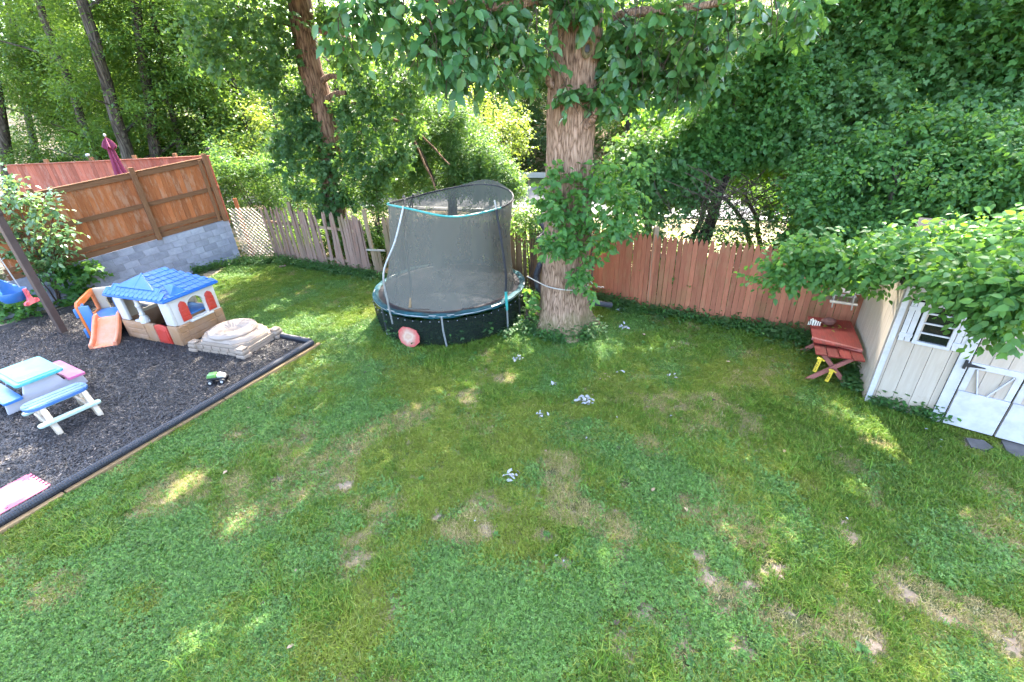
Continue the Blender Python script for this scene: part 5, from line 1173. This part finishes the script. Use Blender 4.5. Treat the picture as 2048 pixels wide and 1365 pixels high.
bank('vine_bank', 'vine leaves trailing low over the red picket fence beside the big tree', [(1225, 300), (1300, 280), (1400, 330), (1400, 400), (1340, 410), (1300, 430), (1240, 400)], 110, lambda a, b: 11.4, .3, 140, .11, 'lobed', M['leaf_bank'], (3.6, 11.6), thick=.4)
bank('vine_bank', 'bright leafy bush leaning over the red picket fence toward the shed', [(1590, 340), (1680, 270), (1800, 240), (1950, 210), (2100, 230), (2100, 560), (1700, 560), (1560, 500), (1590, 420)], 240, lambda a, b: 9.6-(a-1560)/500*1.6+max(0, (350-b)/100)*.8, .32, 120, .105, 'ovate', M['leaf_vine'], (8.3, 9.2), thick=.5)
fr_ = lambda a: 5.80-(a-1750)*.0039
bank('mulberry_bough', 'glossy green boughs drooping over the shed roof and window', [(1510, 555), (1560, 500), (1640, 480), (1800, 470), (2100, 440), (2100, 620), (2050, 610), (2010, 690), (1992, 690), (1975, 640), (1940, 625), (1915, 600), (1885, 575), (1850, 545), (1770, 525), (1730, 575), (1690, 555), (1610, 560), (1540, 580)], 190, lambda a, b: (6.9-max(0, a-1600)*.0055 if a < 1740 else fr_(a)-.30+max(0, (565-b)/90)*1.0), .15, 62, .115, 'ovate', M['leaf_vine'], (7.9, 8.0), singles=300, thick=.14, cat='bush', tr_r=.03)
# see-through tangle above the picket tops
tw_ = thing('bare_tangle', 'tangle of bare vine stems over the bright gap above the red fence', 'vines', (5.5, 11.2, 0))
m = MB()
for k in range(70):
    a = Vector(spot(random.uniform(1300, 1660), random.uniform(330, 400), random.uniform(10.6, 11.6))); b = Vector(spot(random.uniform(1320, 1640), random.uniform(430, 480), random.uniform(10.5, 11.4)))
    c = (a+b)/2+Vector((random.gauss(0, .25), random.gauss(0, .2), random.gauss(0, .15))); P_, R_ = limb([a, c, b], .012, .005, wob=.015)
    m.tube([p-Vector(tw_.location) for p in P_], R_, 4, False)
m.obj('stem', M['twig'], tw_)
crown('foliage', [(*spot(random.uniform(1270, 1640), random.uniform(400, 485), random.uniform(10.4, 11.3)), .22, .2, .16) for _ in range(105)], 40, .09, 'ovate', M['leaf_ivy'], tw_, droop=.4, sun=False, tw=.3)

# ================================================================= GROUND COVER
def strands(name, n_blades, h, w_, spread, mat, curl=.5, seed=0, dead=0):
    r = np.random.default_rng(seed); co, fc, rn_ = [], [], []
    for i in range(n_blades):
        a = r.random()*6.28; b = np.array([r.normal()*spread, r.normal()*spread, -.004]); hh = h*r.uniform(.5, 1.15); d = np.array([math.cos(a), math.sin(a), 0]); s = np.array([-d[1], d[0], 0])*w_*r.uniform(.7, 1.2)
        c = curl*r.uniform(.2, 1.3); m1 = b+d*hh*c*.35+np.array([0, 0, hh*.6]); tp_ = b+d*hh*c+np.array([0, 0, hh*(1-.35*c)])
        k = len(co); co += [b-s, b+s, m1-s*.75, m1+s*.75, tp_]; fc += [(k, k+1, k+3), (k, k+3, k+2), (k+2, k+3, k+4)]; rn_ += [r.random()**1.3]*5
    me = tri_mesh(name, np.array(co), np.array(fc), mat, np.array(rn_)); return bpy.data.objects.new(name, me)
def clover(name, n_, spread, size, mat, seed):
    r = np.random.default_rng(seed); co, fc, rn_ = [], [], []
    for i in range(n_):
        c = np.array([r.normal()*spread, r.normal()*spread, r.uniform(.012, .045)]); t0 = r.random()*6.28; v = r.random(); tlt = r.normal(size=2)*.5
        for q in range(3):
            a = t0+q*2.094; L_ = size*r.uniform(.8, 1.2); k = len(co); pts = [(0, 0), (.65, .42), (1, .0), (.65, -.42)]
            for x, y in pts:
                X = (x*math.cos(a)-y*math.sin(a))*L_; Y = (x*math.sin(a)+y*math.cos(a))*L_; co.append(c+np.array([X, Y, X*tlt[0]+Y*tlt[1]+(.12*L_ if y else 0)]))
            fc += [(k, k+1, k+2), (k, k+2, k+3)]; rn_ += [v]*4
    return bpy.data.objects.new(name, tri_mesh(name, np.array(co), np.array(fc), mat, np.array(rn_)))
def rosette(name, size, mat, seed, n_=9):
    r = np.random.default_rng(seed); P = np.zeros((n_, 3)); P[:, 2] = .01; a = np.arange(n_)*2.4; D = np.stack([np.cos(a), np.sin(a), r.uniform(.1, .6, n_)], 1)
    co, fc, rr = leaf_arrays(P, D, size*r.uniform(.6, 1.1, n_), 'ovate', .8); return bpy.data.objects.new(name, tri_mesh(name, co, fc, mat, rr))
def chips(name, mat, seed):
    r = np.random.default_rng(seed); m = MB()
    for i in range(14):
        L_ = r.uniform(.02, .055); m.box((r.normal()*.035, r.normal()*.035, r.uniform(0, .022)), (L_, L_*r.uniform(.2, .45), .006), Matrix.Rotation(r.random()*6.28, 4, 'Z') @ Matrix.Rotation(r.normal()*.35, 4, 'Y'))
    return bpy.data.objects.new(name, m.mesh(name, mat))
def scatter(name, label, cat, pts, rot, scl, idx, srcs, kind='stuff'):
    c = bpy.data.collections.new(name+'_sources')
    for i, s in enumerate(srcs): s.name = 'src_%02d_' % i+s.name; c.objects.link(s)
    me = bpy.data.meshes.new(name); me.vertices.add(len(pts)); me.vertices.foreach_set('co', np.asarray(pts, np.float32).ravel())
    for nm, arr, ty in (('rot', rot, 'FLOAT'), ('scl', scl, 'FLOAT'), ('idx', idx, 'INT')):
        a = me.attributes.new(nm, ty, 'POINT'); a.data.foreach_set('value', np.asarray(arr, np.int32 if ty == 'INT' else np.float32))
    o = link(name, me); g = bpy.data.node_groups.new(name, 'GeometryNodeTree')
    g.interface.new_socket('Geometry', in_out='INPUT', socket_type='NodeSocketGeometry'); g.interface.new_socket('Geometry', in_out='OUTPUT', socket_type='NodeSocketGeometry')
    gi = g.nodes.new('NodeGroupInput'); go = g.nodes.new('NodeGroupOutput'); ci = g.nodes.new('GeometryNodeCollectionInfo'); ci.inputs[0].default_value = c; ci.inputs['Separate Children'].default_value = True; ci.inputs['Reset Children'].default_value = True
    ip = g.nodes.new('GeometryNodeInstanceOnPoints'); ip.inputs['Pick Instance'].default_value = True
    def attr(n, ty):
        a = g.nodes.new('GeometryNodeInputNamedAttribute'); a.data_type = ty; a.inputs['Name'].default_value = n; return [s for s in a.outputs if s.enabled and s.name == 'Attribute'][0]
    cx = g.nodes.new('ShaderNodeCombineXYZ'); e2 = g.nodes.new('FunctionNodeEulerToRotation'); L_ = g.links.new
    L_(attr('rot', 'FLOAT'), cx.inputs[2]); L_(cx.outputs[0], e2.inputs[0]); L_(e2.outputs[0], ip.inputs['Rotation']); L_(attr('scl', 'FLOAT'), ip.inputs['Scale']); L_(attr('idx', 'INT'), ip.inputs['Instance Index'])
    L_(gi.outputs[0], ip.inputs['Points']); L_(ci.outputs[0], ip.inputs['Instance']); L_(ip.outputs[0], go.inputs[0])
    md = o.modifiers.new('scatter', 'NODES'); md.node_group = g
    return tag(o, label, cat, kind=kind)
def gz(x, y): return (fbm(x, y, 2.2)-.5)*.03
def in_mulch(x, y, pad=0):
    dx = x-K0.x; dy = y-K0.y; a = dx*Ka.x+dy*Ka.y; b = dx*Kb.x+dy*Kb.y
    return (a > -pad) & (b > -pad) & (b < 9.0)
def blocked(x, y):
    s = in_mulch(x, y, .09)
    u = (x-SO.x)*Sd.x+(y-SO.y)*Sd.y; v = -(x-SO.x)*Sd.y+(y-SO.y)*Sd.x
    s |= (u > 0) & (u < 2.5) & (v > -.02) & (v < 1.8)
    s |= np.hypot(x-1.2, y-9.25) < .55
    for q, r in ((gnd(1955, 892), .16), (gnd(2040, 905), .22)): s |= np.hypot(x-q[0], y-q[1]) < r
    return s
N_ = 150000
X = rng.uniform(-9.5, 9.0, N_*3); Y = rng.uniform(1.6, 16.0, N_*3)
# keep only lawn in sight and inside the fences
fenceY = np.interp(X, [-9.4, -8.1, -6.15, -4.2, -1.4, 1.15, 3.15, 4.4, 6.1, 6.95, 9], [15.9, 15.6, 14.5, 13.4, 12.4, 11.3, 9.95, 9.05, 8.15, 7.55, 6])
ok = (np.abs(X) < 2.6+Y*1.25) & (Y < fenceY) & ~blocked(X, Y)
X, Y = X[ok], Y[ok]
nz = .55*fbm(X, Y, .9)+.45*fbm(X+40, Y+13, .33)
bare = np.zeros(len(X))
for px, py, r in ((1087, 1075, .16), (1142, 1020, .15), (1420, 1160, .2), (1250, 970, .16), (1130, 1130, .14), (1370, 1310, .2), (1490, 1300, .2), (1820, 1180, .2), (690, 970, .14), (650, 945, .16), (480, 1045, .2), (1550, 1140, .2), (1590, 1240, .2), (1500, 1180, .18), (2020, 1290, .18), (970, 1070, .14), (1400, 1110, .14), (880, 1040, .12), (600, 880, .16), (480, 870, .16), (700, 900, .15), (1100, 950, .18), (1240, 1110, .14), (968, 712, .14), (1440, 1210, .2), (1700, 1080, .2), (1950, 1220, .16), (1750, 1290, .16), (1280, 1230, .15), (560, 960, .18)):
    q = gnd(px, py); bare += np.exp(-(np.hypot(X-q[0], (Y-q[1])*1.2)/(r*.72))**2)*(.1+1.5*fbm(X+9, Y, .13))
dens = np.clip((nz-.30)*5+.55, .32, 1)*np.clip(1-bare*1.5, .02, 1)
bias = np.clip(1.25-.028*np.hypot(X, Y), .7, 1)
clv = fbm(X+17, Y-5, 1.1)+.25*fbm(X, Y, .25)+np.clip((-X*.03)+(4-Y)*.03, -.1, .12)
kp_ = rng.random(len(X)) < dens*bias
X, Y, clv, bare, nz = X[kp_], Y[kp_], clv[kp_], bare[kp_], nz[kp_]
ea = rng.uniform(0, 6.8, 1500); ea = ea[fbm(ea, ea*0, .5) > .4]; eb = -.10-np.abs(rng.normal(size=len(ea)))*.04       # longer grass left standing against the timber
X = np.append(X, K0.x+Ka.x*ea+Kb.x*eb); Y = np.append(Y, K0.y+Ka.y*ea+Kb.y*eb); z0_ = np.zeros(len(ea)); clv = np.append(clv, z0_); bare = np.append(bare, z0_); nz = np.append(nz, z0_+.9)
isc = clv+rng.normal(size=len(X))*.09 > .68
dry = np.zeros(len(X))
for px, py, rr0 in ((350, 990, .45), (480, 1045, .4), (650, 950, .45), (600, 870, .4), (1115, 940, .3), (1140, 1020, .28), (480, 870, .3), (700, 890, .3), (830, 830, .3), (1440, 1190, .24), (1560, 1250, .24), (1820, 1180, .26), (2000, 1260, .28), (1380, 1010, .25), (930, 1060, .25), (540, 1000, .3), (1230, 1060, .25), (240, 930, .3), (1300, 900, .25), (1010, 760, .2), (940, 795, .22), (1480, 1060, .3), (1700, 1260, .22), (120, 1180, .3), (760, 850, .3)):
    q = gnd(px, py); dry += np.exp(-(np.hypot(X-q[0], Y-q[1])/rr0)**2)
isc &= (dry < .4) | (rng.random(len(X)) < .2)
isd = (~isc) & ((bare > .25) | (dry*(.3+1.4*fbm(X, Y, .25)) > .24) | (fbm(X-31, Y+7, .7)+rng.normal(size=len(X))*.05 < .37)) & (rng.random(len(X)) < .82)
gsrc = [strands('blade_tuft', 16, .065, .0030, .024, M['grass'], .8, s) for s in range(4)]+[strands('long_tuft', 14, .10, .0035, .022, M['grass'], .9, 9)]+[strands('dry_tuft', 12, .055, .0028, .03, M['drygrass'], 1.2, s) for s in (20, 21)]+[strands('yellowing_tuft', 15, .06, .003, .026, M['warmgrass'], .9, s) for s in (30, 31)]
g = ~isc; gi_ = np.where(isd[g], rng.integers(5, 7, g.sum()), np.where(rng.random(g.sum()) < .08, 4, rng.integers(0, 4, g.sum())))
wg = (fbm(X[g]+71, Y[g]-33, 1.3)+.4*(fbm(X[g], Y[g]+5, .3)-.5)+rng.normal(size=g.sum())*.08 > .52) & ~isd[g]; gi_ = np.where(wg, rng.integers(7, 9, g.sum()), gi_)
scatter('lawn_grass', 'patchy green lawn grass with worn dry spots', 'grass', np.stack([X[g], Y[g], gz(X[g], Y[g])], 1), rng.random(g.sum())*6.28, rng.uniform(.55, 1.4, g.sum())*np.clip(.35+1.3*fbm(X[g]+5, Y[g]+9, .35), .6, 1.35), gi_, gsrc)
csrc = [clover('clover_clump', 9, .05, .0155, M['clover'], s) for s in range(4)]
scatter('clover', 'clover patches spread through the lawn', 'clover', np.stack([X[isc], Y[isc], gz(X[isc], Y[isc])], 1), rng.random(isc.sum())*6.28, rng.uniform(.8, 1.25, isc.sum()), rng.integers(0, 4, isc.sum()), csrc)
# broad-leaved weeds here and there
n = 420; n = 260; wx = rng.uniform(-6, 7, n); wy = rng.uniform(2, 9, n); k_ = ~blocked(wx, wy) & (np.abs(wx) < 2.6+wy*1.2) & (fbm(wx+3, wy+3, 1.4) > .42); wx, wy = wx[k_], wy[k_]
scatter('lawn_weeds', 'small broad-leaved weeds dotted over the lawn', 'weeds', np.stack([wx, wy, gz(wx, wy)+.015], 1), rng.random(len(wx))*6.28, rng.uniform(.6, 1.3, len(wx)), rng.integers(0, 3, len(wx)), [rosette('weed_rosette', .06, M['leaf_vine'], s) for s in range(3)])
# ivy and weeds along the foot of the fences, under the trampoline and beside the shed
ex, ey = [], []
def along(a, b, n_, sp, off=0):
    a = np.array(a[:2]); b = np.array(b[:2]); t = rng.random(n_); d = (b-a)/np.linalg.norm(b-a); nn = np.array([d[1], -d[0]]); q = a+(b-a)*t[:, None]+nn*(np.abs(rng.normal(size=n_))*sp+off)[:, None]; ex.extend(q[:, 0]); ey.extend(q[:, 1])
along((-10.5, 14.75), (-9.4, 15.7), 160, .16, .05); along((-9.3, 15.7), (-8.1, 15.45), 260, .22); along((-8.1, 15.6), (-4.1, 13.35), 800, .16); along((-4.1, 13.35), (1.1, 11.2), 420, .2)
along((1.9, 10.9), (3.7, 9.55), 300, .22); along((3.7, 9.6), (5.3, 8.6), 240, .16); along((5.3, 8.65), (6.9, 7.5), 420, .28); along((5.75, 5.92), (6.45, 5.32), 110, .05); along((6.9, 7.6), (5.72, 6.1), 260, .12, .02)
th_ = rng.random(1200)*6.28; rr_ = 1.72*np.sqrt(rng.random(1200)); ex.extend(TC.x+rr_*np.cos(th_)); ey.extend(TC.y+rr_*np.sin(th_))
th_ = rng.uniform(-.9, .7, 160); ex.extend(TC.x+1.95*np.cos(th_)+rng.normal(size=160)*.1); ey.extend(TC.y+1.95*np.sin(th_)+rng.normal(size=160)*.1)
th_ = rng.uniform(3.1, 5.9, 220); ex.extend(1.2+.75*np.cos(th_)+rng.normal(size=220)*.1); ey.extend(9.25+.75*np.sin(th_)+rng.normal(size=220)*.08)
ex, ey = np.array(ex), np.array(ey)
def sprig(name, n_, size, h, mat, shape, seed):
    r = np.random.default_rng(seed); P = np.stack([r.normal(size=n_)*.05, r.normal(size=n_)*.05, r.uniform(.02, h, n_)], 1); D = r.normal(size=(n_, 3)); D[:, 2] = D[:, 2]*.3
    co, fc, rr = leaf_arrays(P, D, size*r.uniform(.6, 1.2, n_), shape, .7); return bpy.data.objects.new(name, tri_mesh(name, co, fc, mat, rr))
inT = np.hypot(ex-TC.x, ey-TC.y) < 1.74
scatter('ground_ivy', 'low ivy and weeds growing along the foot of the fences and under the trampoline', 'ground cover', np.stack([ex, ey, np.zeros(len(ex))], 1), rng.random(len(ex))*6.28, rng.uniform(.6, 1.35, len(ex))*np.where(inT, 1.5, 1), rng.integers(0, 4, len(ex)),
        [sprig('ivy_sprig', 12, .062, .14, M['leaf_ivy'], 'lobed', 1), sprig('ivy_sprig', 12, .06, .20, M['leaf_vine'], 'ovate', 2), sprig('ivy_sprig', 10, .055, .12, M['leaf_ivy'], 'ovate', 3), sprig('ivy_sprig', 11, .07, .26, M['leaf_ivy'], 'lobed', 4)])
# undergrowth beyond the fences
def undergrowth():
    cs = []
    for _ in range(420):
        t = rng.random(); x = -9+18*t; y = float(np.interp(x, [-9.4, -8.1, -6.15, -4.2, -1.4, 1.15, 3.15, 4.4, 6.1, 6.95, 9], [16.2, 15.8, 14.7, 13.6, 12.6, 11.5, 10.15, 9.25, 8.4, 7.9, 7.4]))+.5+abs(rng.normal())*2.2
        cs.append((x, y, rng.uniform(.15, .95), .5, .5, .35))
    P, D, L_ = sprays(cs, 130, .12, .3, tw=.4); co, fc, r_ = leaf_arrays(P, D, L_, 'small', .5)
    tag(link('undergrowth', tri_mesh('undergrowth', co, fc, M['leaf_wood'], r_)), 'mixed green undergrowth on the far side of the picket fences', 'undergrowth', kind='stuff')
undergrowth()
# mulch chips
n = 52000; a_ = rng.uniform(.08, 8.8, n)**1; b_ = rng.uniform(.08, 8.4, n); mx = K0.x+Ka.x*a_+Kb.x*b_; my = K0.y+Ka.y*a_+Kb.y*b_
k_ = (my > 2.5) & (mx > -13.5) & (np.abs(mx) < 2.8+my*1.25); mx, my = mx[k_], my[k_]
scatter('mulch', 'loose black shredded mulch under the play toys', 'mulch', np.stack([mx, my, .052+.012*fbm(mx, my, .3)], 1), rng.random(len(mx))*6.28, rng.uniform(.7, 1.2, len(mx)), np.where(rng.random(len(mx)) < .035, 4, rng.integers(0, 4, len(mx))), [chips('chip_pile', M['chip'], s) for s in range(4)]+[chips('chip_pile', M['chip_pale'], 9)])
# scraps and fallen leaves on the lawn
n = 190; fx = rng.uniform(-6.5, 6.5, n); fy = rng.uniform(2.4, 12.5, n); k_ = ~blocked(fx, fy) & (np.abs(fx) < 2.6+fy*1.1) & (np.hypot(fx-TC.x, fy-TC.y) > 1.9); fx, fy = fx[k_], fy[k_]
def fallen(name, mat, L_, seed):
    r_ = np.random.default_rng(seed); co, fc, rr = leaf_arrays(np.array([[0, 0, .03]]), np.array([[1., 0, .15]]), np.array([L_]), 'ovate', .7); return bpy.data.objects.new(name, tri_mesh(name, co, fc, mat, rr))
scatter('fallen_leaves', 'single fallen leaves scattered over the lawn', 'leaves', np.stack([fx, fy, gz(fx, fy)+.01], 1), rng.random(len(fx))*6.28, rng.uniform(.5, 1.2, len(fx)), rng.integers(0, 4, len(fx)), [fallen('fallen_leaf', M['dry_leaf'], .07, 1), fallen('fallen_leaf', M['paper'], .05, 2), fallen('fallen_leaf', M['leaf_yellow'], .06, 3), fallen('fallen_leaf', M['twig'], .08, 4)])
def scrap(px, py, n_, sp, label, mat, size, cat='leaf litter', name='leaf_litter', nm='leaf'):
    q = gnd(px, py); t = thing(name, label, cat, (q[0], q[1], .02))
    me = tri_mesh(nm, np.array(SH['ovate'][0])*np.array([size, size*1.1, size]), np.array(SH['ovate'][1]), mat, np.full(7, .5))
    for k in range(n_):
        o = link(nm, me, t, (random.gauss(0, sp), random.gauss(0, sp*.75), random.uniform(.02, .06))); o.rotation_euler = (random.gauss(0, .35), random.gauss(0, .35), random.uniform(0, 6.28)); s_ = random.uniform(.6, 1.2); o.scale = (s_, s_*.8, s_)
for px, py, n_, sp, lab in ((1169, 807, 34, .085, 'largest heap of curled whitish leaves in mid lawn'), (1038, 722, 11, .055, 'small whitish leaf heap in front of the trampoline'), (1087, 833, 11, .06, 'small whitish leaf heap left of the largest heap'), (1022, 958, 12, .06, 'grey white scraps lying on the lower middle lawn'), (1108, 772, 8, .05, 'sparse grey leaves between the two upper white heaps'), (1238, 622, 16, .09, 'whitish leaves under the red fence right of the big tree'), (1250, 660, 12, .08, 'whitish leaves on the grass before the red fence'), (1345, 757, 6, .07, 'few grey leaves on the right lawn below the red fence'), (1243, 748, 6, .05, 'dark shrivelled leaves right of the two tan leaves')):
    scrap(px, py, n_, sp, lab, M['paper'], .085)
scrap(1208, 762, 3, .05, 'two large tan dead leaves above the largest white heap', M['dry_leaf'], .13)
